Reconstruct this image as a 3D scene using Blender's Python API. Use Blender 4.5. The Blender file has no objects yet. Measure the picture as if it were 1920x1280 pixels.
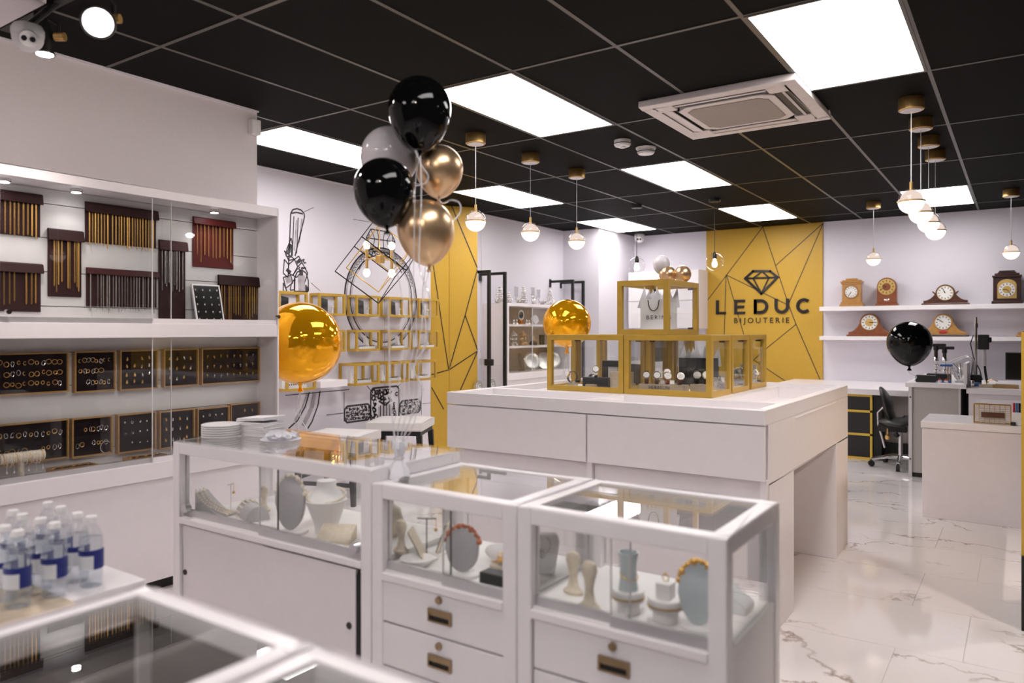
import bpy, bmesh, math, random
from math import sin, cos, pi, radians
from mathutils import Vector, Matrix
random.seed(7)
S = bpy.context.scene
COL = S.collection
# ------------------------------------------------------------------ camera
EYE = 1.37; YAW = radians(34.3); FPX = 1400.0; CX = 960.0; HY = 620.0
cam = bpy.data.cameras.new('camera'); camo = bpy.data.objects.new('camera', cam); COL.objects.link(camo)
camo.location = (0, 0, EYE); camo.rotation_euler = (pi/2, 0, YAW)
cam.sensor_width = 36; cam.lens = 36*FPX/1920; cam.shift_y = -20/1920; cam.clip_start = 0.05
cam.dof.use_dof = True; cam.dof.focus_distance = 5.0; cam.dof.aperture_fstop = 1.9
S.camera = camo
# ------------------------------------------------------------------ world, exposure
w = bpy.data.worlds.new('world'); S.world = w; w.use_nodes = True
w.node_tree.nodes['Background'].inputs[0].default_value = (0.9, 0.88, 0.95, 1)
w.node_tree.nodes['Background'].inputs[1].default_value = 0.15
S.view_settings.view_transform = 'Standard'; S.view_settings.look = 'None'
S.view_settings.gamma = 1; S.view_settings.use_curve_mapping = False
S.view_settings.exposure = 0.55
PANEL_GLOW = 8.0           # radiance of the ceiling light panels
S.cycles.use_denoising = True
S.cycles.transparent_max_bounces = 32; S.cycles.max_bounces = 10; S.cycles.glossy_bounces = 6
S.cycles.sample_clamp_indirect = 6
S.cycles.caustics_reflective = False; S.cycles.caustics_refractive = False

# ------------------------------------------------------------------ placing helpers
FW = (-sin(YAW), cos(YAW)); RT = (cos(YAW), sin(YAW))
def ray(px, py):
    xc = (px-CX)/FPX
    return Vector((RT[0]*xc+FW[0], RT[1]*xc+FW[1], (HY-py)/FPX))
def P(px, py, X=None, Y=None, Z=None, D=None):
    d = ray(px, py)
    t = X/d.x if X is not None else Y/d.y if Y is not None else (Z-EYE)/d.z if Z is not None else D
    v = d*t; v.z += EYE
    return v
def PL(px, py, a, b):      # on the upright plane through a and b (x, y)
    d = ray(px, py); n = (b[1]-a[1], -(b[0]-a[0]))
    t = (a[0]*n[0]+a[1]*n[1])/(d.x*n[0]+d.y*n[1])
    v = d*t; v.z += EYE
    return v

# ------------------------------------------------------------------ materials
MATS = {}
def nt(m): return m.node_tree.nodes, m.node_tree.links
def mat(name, col, rough=0.5, metal=0.0, var=0.04, scale=18.0, bump=0.0, emit=None, es=0.0, spec=0.5, coat=0.0, sss=0.0, trans=0.0, stretch=(1, 1, 1)):
    m = bpy.data.materials.new(name); m.use_nodes = True; N, L = nt(m)
    b = N['Principled BSDF']
    b.inputs['Roughness'].default_value = rough; b.inputs['Metallic'].default_value = metal
    b.inputs['Specular IOR Level'].default_value = spec; b.inputs['Coat Weight'].default_value = coat
    if sss: b.inputs['Subsurface Weight'].default_value = sss; b.inputs['Subsurface Radius'].default_value = (.03, .03, .03)
    if trans: b.inputs['Transmission Weight'].default_value = trans
    tc = N.new('ShaderNodeTexCoord'); mp = N.new('ShaderNodeMapping'); mp.inputs['Scale'].default_value = stretch
    nz = N.new('ShaderNodeTexNoise'); nz.inputs['Scale'].default_value = scale; nz.inputs['Detail'].default_value = 5
    L.new(tc.outputs['Object'], mp.inputs[0]); L.new(mp.outputs[0], nz.inputs['Vector'])
    r = N.new('ShaderNodeValToRGB'); r.color_ramp.elements[0].position = .3; r.color_ramp.elements[1].position = .7
    c = Vector(col)
    r.color_ramp.elements[0].color = (*(c*(1-var)), 1); r.color_ramp.elements[1].color = (*[min(1, k*(1+var)) for k in c], 1)
    L.new(nz.outputs['Fac'], r.inputs[0]); L.new(r.outputs[0], b.inputs['Base Color'])
    if bump:
        bp = N.new('ShaderNodeBump'); bp.inputs['Strength'].default_value = bump; bp.inputs['Distance'].default_value = .01
        L.new(nz.outputs['Fac'], bp.inputs['Height']); L.new(bp.outputs[0], b.inputs['Normal'])
    if emit:
        b.inputs['Emission Color'].default_value = (*emit, 1); b.inputs['Emission Strength'].default_value = es
    MATS[name] = m
    return m
def glassy(name, tint=(.985, .992, .988), ior=1.45, haze=0.0, hazecol=(.9, .9, .9), boost=1.0):
    m = bpy.data.materials.new(name); m.use_nodes = True; N, L = nt(m)
    N.remove(N['Principled BSDF']); out = N['Material Output']
    t = N.new('ShaderNodeBsdfTransparent'); t.inputs[0].default_value = (*tint, 1)
    g = N.new('ShaderNodeBsdfGlossy'); g.inputs['Roughness'].default_value = .0; g.inputs[0].default_value = (1, 1, 1, 1)
    f = N.new('ShaderNodeLayerWeight'); f.inputs[0].default_value = .5
    p5 = N.new('ShaderNodeMath'); p5.operation = 'POWER'; p5.inputs[1].default_value = 5.0; L.new(f.outputs['Facing'], p5.inputs[0])
    r0 = ((ior-1)/(ior+1))**2*boost
    mm = N.new('ShaderNodeMath'); mm.operation = 'MULTIPLY_ADD'; mm.use_clamp = True; mm.inputs[1].default_value = 1-r0; mm.inputs[2].default_value = r0
    L.new(p5.outputs[0], mm.inputs[0]); src = mm.outputs[0]
    mx = N.new('ShaderNodeMixShader')
    base = t.outputs[0]
    if haze:
        d = N.new('ShaderNodeBsdfDiffuse'); d.inputs[0].default_value = (*hazecol, 1)
        h = N.new('ShaderNodeMixShader'); h.inputs[0].default_value = haze
        L.new(t.outputs[0], h.inputs[1]); L.new(d.outputs[0], h.inputs[2]); base = h.outputs[0]
    L.new(src, mx.inputs[0]); L.new(base, mx.inputs[1]); L.new(g.outputs[0], mx.inputs[2]); L.new(mx.outputs[0], out.inputs[0])
    MATS[name] = m
    return m
def emitter(name, col, s):
    m = bpy.data.materials.new(name); m.use_nodes = True; N, L = nt(m)
    N.remove(N['Principled BSDF']); e = N.new('ShaderNodeEmission'); e.inputs[0].default_value = (*col, 1); e.inputs[1].default_value = s
    L.new(e.outputs[0], N['Material Output'].inputs[0]); MATS[name] = m
    return m
def wood(name, dark, light, scale=30, stretch=(1, 1, 8), rough=.35):
    m = mat(name, light, rough, coat=.3, scale=scale, stretch=stretch); N, L = nt(m)
    for n in N:
        if n.type == 'VALTORGB':
            n.color_ramp.elements[0].color = (*dark, 1); n.color_ramp.elements[1].color = (*light, 1)
    return m
def marble():
    m = bpy.data.materials.new('marble_tile'); m.use_nodes = True; N, L = nt(m); b = N['Principled BSDF']
    b.inputs['Roughness'].default_value = .06; b.inputs['Specular IOR Level'].default_value = .6
    g = N.new('ShaderNodeNewGeometry'); oi = N.new('ShaderNodeObjectInfo')
    sc = N.new('ShaderNodeVectorMath'); sc.operation = 'MULTIPLY_ADD'; sc.inputs[1].default_value = (9, 5, 7)
    cb = N.new('ShaderNodeCombineXYZ')
    for i in range(3): L.new(oi.outputs['Random'], cb.inputs[i])
    L.new(cb.outputs[0], sc.inputs[0]); L.new(g.outputs['Position'], sc.inputs[2])
    n1 = N.new('ShaderNodeTexNoise'); n1.inputs['Scale'].default_value = 1.6; n1.inputs['Detail'].default_value = 6; n1.inputs['Roughness'].default_value = .6
    L.new(sc.outputs[0], n1.inputs['Vector'])
    mixv = N.new('ShaderNodeVectorMath'); mixv.operation = 'MULTIPLY_ADD'; mixv.inputs[1].default_value = (.9, .9, .9)
    L.new(n1.outputs['Color'], mixv.inputs[0]); L.new(sc.outputs[0], mixv.inputs[2])
    mp = N.new('ShaderNodeMapping'); mp.inputs['Rotation'].default_value = (0, 0, .5); mp.inputs['Scale'].default_value = (.55, 1.5, 1)
    L.new(mixv.outputs[0], mp.inputs[0])
    vo = N.new('ShaderNodeTexVoronoi'); vo.feature = 'DISTANCE_TO_EDGE'; vo.inputs['Scale'].default_value = 1.5
    L.new(mp.outputs[0], vo.inputs['Vector'])
    vr = N.new('ShaderNodeValToRGB'); e = vr.color_ramp.elements
    e[0].position = .0; e[0].color = (.36, .27, .22, 1); e[1].position = .024; e[1].color = (.78, .735, .73, 1)
    x = vr.color_ramp.elements.new(.008); x.color = (.46, .40, .37, 1)
    L.new(vo.outputs['Distance'], vr.inputs[0])
    n2 = N.new('ShaderNodeTexNoise'); n2.inputs['Scale'].default_value = 2.2; n2.inputs['Detail'].default_value = 3
    L.new(sc.outputs[0], n2.inputs['Vector'])
    mk = N.new('ShaderNodeValToRGB'); mk.color_ramp.elements[0].position = .46; mk.color_ramp.elements[1].position = .6
    L.new(n2.outputs['Fac'], mk.inputs[0])
    mx = N.new('ShaderNodeMixRGB'); mx.inputs[1].default_value = (.79, .745, .74, 1)
    L.new(mk.outputs[0], mx.inputs[0]); L.new(vr.outputs[0], mx.inputs[2]); L.new(mx.outputs[0], b.inputs['Base Color'])
    MATS['marble_tile'] = m
marble()
mat('wall_paint', (.745, .715, .775), .75, bump=.02, scale=120, var=.015)
mat('wall_paint_warm', (.76, .705, .715), .75, bump=.02, scale=120, var=.02)
mat('white_gloss', (.84, .80, .815), .28, var=.01)
mat('white_satin', (.83, .785, .80), .4, var=.012)
mat('white_melamine', (.76, .71, .73), .45, var=.015)
mat('liner', (.66, .65, .66), .6, var=.02)
mat('slatwall', (.62, .61, .61), .6, var=.02)
mat('groove', (.12, .115, .115), .8)
mat('alu', (.62, .61, .62), .35, .7, var=.03)
mat('ceil_black', (.0052, .0050, .0042), .7, bump=.25, scale=260, var=.3, spec=.07)
mat('grout', (.50, .455, .45), .6)
mat('charcoal_wall', (.045, .040, .038), .8)
mat('t_bar', (.13, .118, .105), .36, .7)
mat('mustard', (.56, .335, .033), .5, var=.03, scale=60, bump=.02)
mat('mustard_metal', (.60, .375, .06), .36, .35, var=.05)
mat('yellow_trim', (.75, .50, .06), .4)
mat('black_line', (.012, .012, .012), .5)
mat('black_gloss', (.006, .006, .006), .12)
mat('black_latex', (.003, .003, .003), .07, spec=.3)
mat('white_latex', (.74, .69, .72), .14, sss=.3)
mat('gold_chrome', (.78, .53, .31), .30, .88, var=.03)
mat('gold_foil', (.97, .44, .006), .045, .64, var=.02)
mat('brass', (.66, .42, .15), .3, .8, var=.08, scale=60, stretch=(1, 1, .05))
mat('gold', (.74, .44, .13), .3, .9, var=.3, scale=300)
mat('antique_brass', (.40, .29, .17), .3, 1.0, var=.1)
mat('silver', (.82, .79, .77), .22, .9, var=.1, scale=200)
mat('pewter', (.56, .53, .50), .32, .9, var=.15, scale=60)
mat('chrome', (.75, .75, .77), .08, 1.0)
mat('dark_metal', (.06, .055, .05), .35, .8)
mat('black_steel', (.012, .012, .012), .4, .3)
mat('velvet', (.010, .004, .005), .9, var=.25, scale=200, spec=.2)
mat('burgundy', (.024, .0045, .005), .6, var=.25, scale=120, spec=.3)
mat('burgundy_red', (.045, .006, .007), .55, var=.2, scale=120, spec=.3)
mat('bright_red', (.095, .010, .009), .5, var=.2, scale=120, spec=.3)
wood('oak', (.30, .16, .055), (.46, .27, .10))
wood('tray_oak', (.30, .16, .045), (.46, .26, .085))
wood('cherry', (.16, .045, .016), (.30, .085, .028))
wood('walnut', (.055, .018, .010), (.11, .035, .018))
wood('mahogany', (.025, .008, .006), (.055, .016, .010))
wood('honey', (.36, .17, .04), (.55, .29, .085))
wood('birch', (.50, .40, .28), (.62, .51, .38), rough=.5)
mat('dial_white', (.80, .78, .74), .3); mat('dial_gold', (.70, .48, .16), .3, .7)
mat('cream', (.72, .63, .50), .6, var=.08, scale=80)
mat('pearl', (.78, .70, .58), .25, var=.05)
mat('display_white', (.86, .83, .82), .5, var=.02)
mat('display_grey', (.47, .455, .47), .7, var=.06, scale=160, bump=.05)
mat('display_blue', (.60, .66, .69), .5, var=.03)
mat('coral', (.42, .12, .05), .3, var=.4, scale=60)
mat('paper', (.84, .81, .83), .8, var=.03, bump=.1, scale=40)
mat('plastic_white', (.80, .78, .78), .35)
mat('tissue', (.80, .79, .83), .7, var=.04, scale=30, bump=.3)
mat('black_paper', (.010, .010, .011), .5)
mat('leather_black', (.010, .010, .010), .35, bump=.1, scale=150)
mat('seat_white', (.70, .67, .66), .5, bump=.05, scale=120)
mat('grey_board', (.42, .385, .36), .6, var=.06, scale=90, bump=.04)
mat('beige', (.60, .50, .40), .6)
mat('mural_ink', (.055, .05, .055), .8, var=.3); mat('mural_grey', (.42, .39, .42), .8, var=.25)
mat('blue_plastic', (.03, .13, .40), .4); mat('label_blue', (.015, .025, .19), .4); mat('label_white', (.72, .73, .76), .4)
mat('red_plastic', (.45, .02, .03), .4); mat('leather_brown', (.10, .035, .02), .5, var=.2)
glassy('ribbon', (.95, .95, .95), 1.4, haze=.5, hazecol=(.85, .82, .84))
mat('orange_glass', (.62, .20, .03), .1)
mat('smoke_white', (.72, .70, .70), .4)
mat('ac_white', (.80, .73, .71), .45); mat('ac_grille', (.40, .345, .30), .7, bump=.4, scale=220, var=.1)
glassy('glass', (.992, .996, .994), ior=1.36); glassy('glass_top', (.975, .985, .98), 1.5, boost=1.25); glassy('glass_clear', (.97, .97, .97), 1.3)
glassy('pet', (.93, .94, .95), 1.38, haze=.10, hazecol=(.85, .87, .9)); glassy('crystal', (.9, .9, .9), 1.6, haze=.12)
glassy('water', (.93, .95, .97), 1.15)
emitter('panel_light', (1.0, .955, .945), PANEL_GLOW)
emitter('globe_glow', (1, .86, .80), .95); emitter('dome_glow', (1, .80, .70), .62); emitter('bulb_glow', (1, .85, .70), 6.0)
emitter('puck_glow', (1, .95, .98), 14.0); emitter('spot_glow', (1, .90, .97), 16.0)
M = MATS

# ------------------------------------------------------------------ mesh building
class MB:
    def __init__(s): s.v = []; s.f = []; s.q = []
    def add(s, vs, fs):
        n = len(s.v); s.v += [Vector(p) for p in vs]; s.f += [tuple(i+n for i in f) for f in fs]; return s
    def par(s, o, a, b, c):
        o, a, b, c = map(Vector, (o, a, b, c))
        p = [o, o+a, o+a+b, o+b, o+c, o+a+c, o+a+b+c, o+b+c]
        return s.add(p, [(0, 3, 2, 1), (4, 5, 6, 7), (0, 1, 5, 4), (1, 2, 6, 5), (2, 3, 7, 6), (3, 0, 4, 7)])
    def box(s, x0, x1, y0, y1, z0, z1): return s.par((x0, y0, z0), (x1-x0, 0, 0), (0, y1-y0, 0), (0, 0, z1-z0))
    def cbox(s, c, dx, dy, dz): return s.box(c[0]-dx/2, c[0]+dx/2, c[1]-dy/2, c[1]+dy/2, c[2]-dz/2, c[2]+dz/2)
    def bar(s, p0, p1, w, h=None, up=(0, 0, 1)):
        p0, p1 = Vector(p0), Vector(p1); h = h or w; d = (p1-p0).normalized(); u = Vector(up)
        if abs(d.dot(u)) > .95: u = Vector((1, 0, 0))
        a = d.cross(u).normalized(); b = a.cross(d).normalized()
        return s.par(p0-a*w/2-b*h/2, p1-p0, a*w, b*h)
    def rings(s, rs, closed=False, caps=True):
        n = len(rs[0]); vs = [p for r in rs for p in r]; fs = []; k = len(rs)
        for i in range(k if closed else k-1):
            a = i*n; b = ((i+1) % k)*n
            for j in range(n): fs.append((a+j, a+(j+1) % n, b+(j+1) % n, b+j))
        if caps and not closed: fs += [tuple(range(n))[::-1], tuple(range((k-1)*n, k*n))]
        return s.add(vs, fs)
    def tube(s, pts, r, n=6, closed=False):
        pts = [Vector(p) for p in pts]; rs = []; k = len(pts); last = None
        for i, p in enumerate(pts):
            a = pts[(i-1) % k] if (closed or i) else p; b = pts[(i+1) % k] if (closed or i < k-1) else p
            d = (b-a).normalized()
            if last is None: last = d.cross(Vector((.31, .2, .93)))
            u = (last-d*last.dot(d))
            u = u.normalized() if u.length > 1e-6 else d.orthogonal().normalized()
            last = u; v = d.cross(u); rr = r[i] if isinstance(r, (list, tuple)) else r
            rs.append([p+(u*cos(2*pi*j/n)+v*sin(2*pi*j/n))*rr for j in range(n)])
        return s.rings(rs, closed)
    def cyl(s, p0, p1, r, r1=None, n=16): return s.tube([p0, p1], [r, r if r1 is None else r1], n)
    def lathe(s, c, prof, n=24, ax=(0, 0, 1)):
        c = Vector(c); q = Vector((0, 0, 1)).rotation_difference(Vector(ax).normalized()).to_matrix()
        rs = [[c+q @ Vector((max(r, 1e-5)*cos(2*pi*j/n), max(r, 1e-5)*sin(2*pi*j/n), z)) for j in range(n)] for r, z in prof]
        return s.rings(rs)
    def ball(s, c, r, n=16, m=10, sc=(1, 1, 1)):
        c = Vector(c)
        rs = [[c+Vector((max(sin(pi*i/m), 1e-4)*cos(2*pi*j/n)*r*sc[0], max(sin(pi*i/m), 1e-4)*sin(2*pi*j/n)*r*sc[1], -cos(pi*i/m)*r*sc[2])) for j in range(n)] for i in range(m+1)]
        return s.rings(rs)
    def torus(s, c, R, r, ax=(0, 0, 1), n=20, m=6, sc=(1, 1)):
        q = Vector((0, 0, 1)).rotation_difference(Vector(ax).normalized()).to_matrix(); c = Vector(c)
        return s.tube([c+q @ Vector((R*cos(2*pi*i/n)*sc[0], R*sin(2*pi*i/n)*sc[1], 0)) for i in range(n)], r, m, True)
    def prism(s, poly, pl, d0, d1):
        f = {'xz': lambda a, b, d: (a, d, b), 'yz': lambda a, b, d: (d, a, b), 'xy': lambda a, b, d: (a, b, d)}[pl]
        n = len(poly); vs = [f(a, b, d0) for a, b in poly]+[f(a, b, d1) for a, b in poly]
        return s.add(vs, [tuple(range(n))[::-1], tuple(range(n, 2*n))]+[(i, (i+1) % n, n+(i+1) % n, n+i) for i in range(n)])
    def edges(s, x0, x1, y0, y1, z0, z1, t, skip=''):          # twelve bars round a box
        for y in (y0, y1-t):
            for z in (z0, z1-t): s.box(x0, x1, y, y+t, z, z+t)
        for x in (x0, x1-t):
            for z in (z0, z1-t): s.box(x, x+t, y0+t, y1-t, z, z+t)
            for y in (y0, y1-t): s.box(x, x+t, y, y+t, z0+t, z1-t)
        return s
    def xf(s, mtx, a=0):
        for i in range(a, len(s.v)): s.v[i] = mtx @ s.v[i]
        return s
    def rot(s, c, ang, ax='Z', a=0):
        c = Vector(c); return s.xf(Matrix.Translation(c) @ Matrix.Rotation(ang, 4, ax) @ Matrix.Translation(-c), a)
    def build(s, name, m, parent=None, smooth=False, bev=0.0, org=None):
        me = bpy.data.meshes.new(name)
        base = sum((a.location for a in chain(parent)), Vector((0, 0, 0)))
        off = Vector(org) if org is not None else base
        loc = off-base
        me.from_pydata([tuple(p-off) for p in s.v], [], s.f)
        b = bmesh.new(); b.from_mesh(me); bmesh.ops.remove_doubles(b, verts=b.verts, dist=1e-6); bmesh.ops.recalc_face_normals(b, faces=b.faces); b.to_mesh(me); b.free()
        if smooth:
            me.shade_smooth(); me.set_sharp_from_angle(angle=radians(40))
        me.materials.append(M[m] if isinstance(m, str) else m)
        o = bpy.data.objects.new(name, me); COL.objects.link(o); o.location = loc
        if parent: o.parent = parent
        if bev:
            k = o.modifiers.new('bevel', 'BEVEL'); k.width = bev; k.segments = 2; k.limit_method = 'ANGLE'
        return o
def chain(o):
    r = []
    while o is not None: r.append(o); o = o.parent
    return r
def tag(o, label, cat, group=None):
    o['label'] = label; o['category'] = cat
    if group: o['group'] = group
    return o
def thing(name, label, cat, loc, group=None):
    o = bpy.data.objects.new(name, None); COL.objects.link(o); o.location = loc; o.empty_display_size = .05
    return tag(o, label, cat, group)
def one(name, mb, m, label, cat, group=None, org=None, **k):
    if org is None:
        xs = [p.x for p in mb.v]; ys = [p.y for p in mb.v]; zs = [p.z for p in mb.v]
        org = ((min(xs)+max(xs))/2, (min(ys)+max(ys))/2, min(zs))
    return tag(mb.build(name, m, None, org=org, **k), label, cat, group)
def struct(name, mb, m, parent=None, **k):
    o = mb.build(name, m, parent, **k)
    if parent is None: o['kind'] = 'structure'
    return o
def inst(name, me, loc, parent=None, rot=None):
    o = bpy.data.objects.new(name, me); COL.objects.link(o); o.parent = parent
    o.location = Vector(loc)-(sum((a.location for a in chain(parent)), Vector((0, 0, 0))) if parent else Vector((0, 0, 0)))
    if rot: o.rotation_euler = rot
    return o
def dup(root, loc, label=None, group=None):
    r = root.copy(); COL.objects.link(r); r.location = loc
    if label: r['label'] = label
    if group: r['group'] = group
    for ch in list(root.children):
        c = ch.copy(); COL.objects.link(c); c.parent = r
        for g in list(ch.children):
            d = g.copy(); COL.objects.link(d); d.parent = c
    return r
def mesh_of(mb, m, smooth=False):
    o = mb.build('proto', m, None, smooth=smooth); me = o.data; bpy.data.objects.remove(o); return me
def text_mesh(txt, size, depth, m, spacing=1.0, bold=0.0):
    c = bpy.data.curves.new('lettering', 'FONT'); c.body = txt; c.size = size; c.extrude = depth/2; c.space_character = spacing
    c.align_x = 'CENTER'; c.align_y = 'CENTER'; c.offset = bold; c.resolution_u = 3
    o = bpy.data.objects.new('lettering', c); COL.objects.link(o)
    me = bpy.data.meshes.new_from_object(o.evaluated_get(bpy.context.evaluated_depsgraph_get()))
    bpy.data.objects.remove(o); bpy.data.curves.remove(c); me.materials.clear(); me.materials.append(M[m])
    return me
def letters(parent, txt, size, depth, m, gap, c, ang=0, width=None, name='letter'):
    ms = [text_mesh(ch, size, depth, m) for ch in txt]; rg = []
    for me in ms: xs = [v.co.x for v in me.vertices]; rg.append((min(xs), max(xs)))
    tot = sum(b-a for a, b in rg)+gap*(len(txt)-1)
    k = 1 if width is None else width/tot
    x = -tot/2
    for me, (a, b) in zip(ms, rg):
        q = (x-a)*k
        o = inst(name, me, Vector(c)+Vector((q*cos(ang), q*sin(ang), 0)), parent); o.rotation_euler = (pi/2, 0, ang); o.scale = (k, k, 1)
        x += b-a+gap
ORD = ['first', 'second', 'third', 'fourth', 'fifth', 'sixth', 'seventh', 'eighth', 'ninth', 'tenth', 'eleventh', 'twelfth', 'thirteenth', 'fourteenth', 'fifteenth', 'sixteenth', 'seventeenth', 'eighteenth', 'nineteenth', 'twentieth']
def nth(i, n): return ORD[i]+' from the left' if i < 20 and (i <= n//2 or n > 40) else (ORD[n-1-i]+' from the right' if n-1-i < 20 else 'number %d from the left' % (i+1))
def arc(cx, cy, r, a0, a1, n=16, ry=None):
    return [(cx+r*cos(a0+(a1-a0)*i/n), cy+(ry or r)*sin(a0+(a1-a0)*i/n)) for i in range(n+1)]
# ================================================================== THE ROOM
CZ = 2.74
W1X, W2X, BY = -3.93, -5.215, 9.97
RX, FY = 2.6, -2.6
floor = struct('floor', MB().box(-5.4, RX+.1, FY-.1, 10.1, -.12, -.004), 'grout')
tile = mesh_of(MB().box(-.5993, .5993, -.2993, .2993, -.010, 0), 'marble_tile')
k = 0
for r in range(-3, 17):
    y = .3+.6*r
    off = -.45 if r % 2 else -.2
    for i in range(-5, 4):
        x = off+1.2*i+.6
        if x < -5.9 or x > RX+.5: continue
        inst('floor_tile', tile, (x, y, 0), floor)
ceil = struct('ceiling', MB().box(-5.4, RX+.1, FY-.1, 10.1, CZ+.02, CZ+.1), 'ceil_black')
GX = [-.400-.6035*k for k in range(-5, 9)]; GY = [3.241+1.229*k for k in range(-5, 7)]
LIGHTS = []
for gi in range(len(GX)):
    for gj in range(len(GY)):
        k, j = gi-5, gj-5
        if k % 3 == 0 and k >= 0 and j % 2 == 0 and (k, j) not in ((0, 2), (3, -2)): LIGHTS.append((k, j))
ctile = mesh_of(MB().box(-.6035/2+.008, .6035/2-.008, -1.229/2+.008, 1.229/2-.008, -.004, .018), 'ceil_black')
for k in range(-5, 9):
    for j in range(-5, 6):
        x = -.400-.6035*(k+.5); y = 3.241+1.229*(j+.5)
        if (k, j) in LIGHTS or x < -5.3 or x > RX or y < FY: continue
        inst('ceiling_tile', ctile, (x, y, CZ), ceil)
tb = MB()
for x in GX:
    if -5.2 < x < RX: tb.box(x-.010, x+.010, FY, BY, CZ-.006, CZ+.004)
struct('ceiling_runner', tb, 't_bar', ceil)
tb = MB()
for y in GY:
    if FY < y < BY: tb.box(-5.2, RX, y-.010, y+.010, CZ-.0065, CZ+.003)
struct('ceiling_cross_tee', tb, 't_bar', ceil)
# walls
struct('wall_left', MB().box(W1X-.14, W1X, FY, 2.945, 0, CZ).box(-5.36, W1X-.14, 2.8, 2.945, 0, CZ), 'wall_paint_warm')
wm = struct('wall_mural', MB().box(-5.36, W2X, 2.945, 7.0, 0, CZ), 'wall_paint')
struct('wall_alcove', MB().box(-5.36, -5.2, 7.0, 8.87, 0, CZ).box(-5.36, -4.65, 8.87, 10.1, 0, CZ), 'wall_paint')
struct('wall_back', MB().box(-4.65, RX+.1, BY, 10.1, 0, CZ), 'wall_paint')
struct('wall_right', MB().box(RX, RX+.12, FY-.1, BY, 0, CZ), 'charcoal_wall')
struct('wall_front', MB().box(W1X-.14, RX, FY-.12, FY, 0, CZ), 'charcoal_wall')
t = MB()
t.box(W1X, W1X+.014, FY, 2.95, CZ-.012, CZ).box(W2X, W2X+.014, 2.945, 6.1, CZ-.012, CZ).box(-5.2, -5.186, 6.62, 8.87, CZ-.012, CZ)
t.box(-5.2, -4.65, 8.856, 8.87, CZ-.012, CZ).box(-4.65, -4.636, 8.87, BY, CZ-.012, CZ).box(-4.65, -3.56, BY-.014, BY, CZ-.012, CZ).box(-2.06, RX, BY-.014, BY, CZ-.012, CZ)
struct('trim_1', t, 'wall_paint')
struct('trim_2', MB().box(W1X, -3.25, FY, 1.43, CZ-.05, CZ-.008), 'wall_paint_warm')
# yellow partition at the edge of the room
struct('wall_partition', MB().box(.0, .09, 4.15, 6.1, .34, 1.36), 'mustard')
struct('trim_3', MB().box(.0, .10, 4.13, 4.6, 0, .34), 'black_steel')

# ---------------------------------------------------------------- ceiling light panels
names = {(0, 0): 'ceiling panel light beside the air conditioner, largest in view', (3, 0): 'ceiling panel light just above the balloon bunch', (6, 0): 'ceiling panel light over the end of the left wall, cut by balloons',
         (6, 2): 'ceiling panel light above the row of three globe pendants', (3, 2): 'ceiling panel light between smoke detectors and clear glass pendants', (6, 4): 'ceiling panel light over the alcove corner camera',
         (3, 4): 'ceiling panel light just in front of the yellow logo panel', (0, 4): 'ceiling panel light behind the overlapping row of four globes'}
LB = LG = None
for k, j in LIGHTS:
    x0, x1 = -.400-.6035*(k+1), -.400-.6035*k; y0, y1 = 3.241+1.229*j, 3.241+1.229*(j+1)
    cx, cy = (x0+x1)/2, (y0+y1)/2
    if cx < -5.1 or cx > RX-.2 or cy < FY or cy > BY: continue
    if cx < W1X-.0 and cy < 2.9: continue
    t = thing('ceiling_light', names.get((k, j), 'ceiling panel light out of view, '+ORD[k+1]+' column, row '+ORD[4-j]+' from the logo wall'), 'light', (cx, cy, CZ-.01), 'rectangular ceiling panel lights')
    hx, hy = .6035/2-.006, 1.229/2-.006
    if LB is None:
        f = MB(); f.box(-hx, hx, -hy, -hy+.016, 0, .02).box(-hx, hx, hy-.016, hy, 0, .02).box(-hx, -hx+.016, -hy+.016, hy-.016, 0, .02).box(hx-.016, hx, -hy+.016, hy-.016, 0, .02)
        LB = mesh_of(f, 't_bar'); LG = mesh_of(MB().box(-hx+.016, hx-.016, -hy+.016, hy-.016, .002, .012), 'panel_light')
    inst('frame', LB, (cx, cy, CZ-.01), t); inst('diffuser', LG, (cx, cy, CZ-.01), t)

# ---------------------------------------------------------------- air conditioner cassette
x0, x1, y0, y1, z = -1.885, -.985, 4.09, 5.0, CZ-.045
t = thing('air_conditioner', 'square white ceiling cassette air conditioner with open louvres', 'air conditioner', ((x0+x1)/2, (y0+y1)/2, z))
cxx, cyy = (x0+x1)/2, (y0+y1)/2
def octa(hx, hy, c): return [(cxx-hx+c, cyy-hy), (cxx+hx-c, cyy-hy), (cxx+hx, cyy-hy+c), (cxx+hx, cyy+hy-c), (cxx+hx-c, cyy+hy), (cxx-hx+c, cyy+hy), (cxx-hx, cyy+hy-c), (cxx-hx, cyy-hy+c)]
body = MB()
hh = .45
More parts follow.
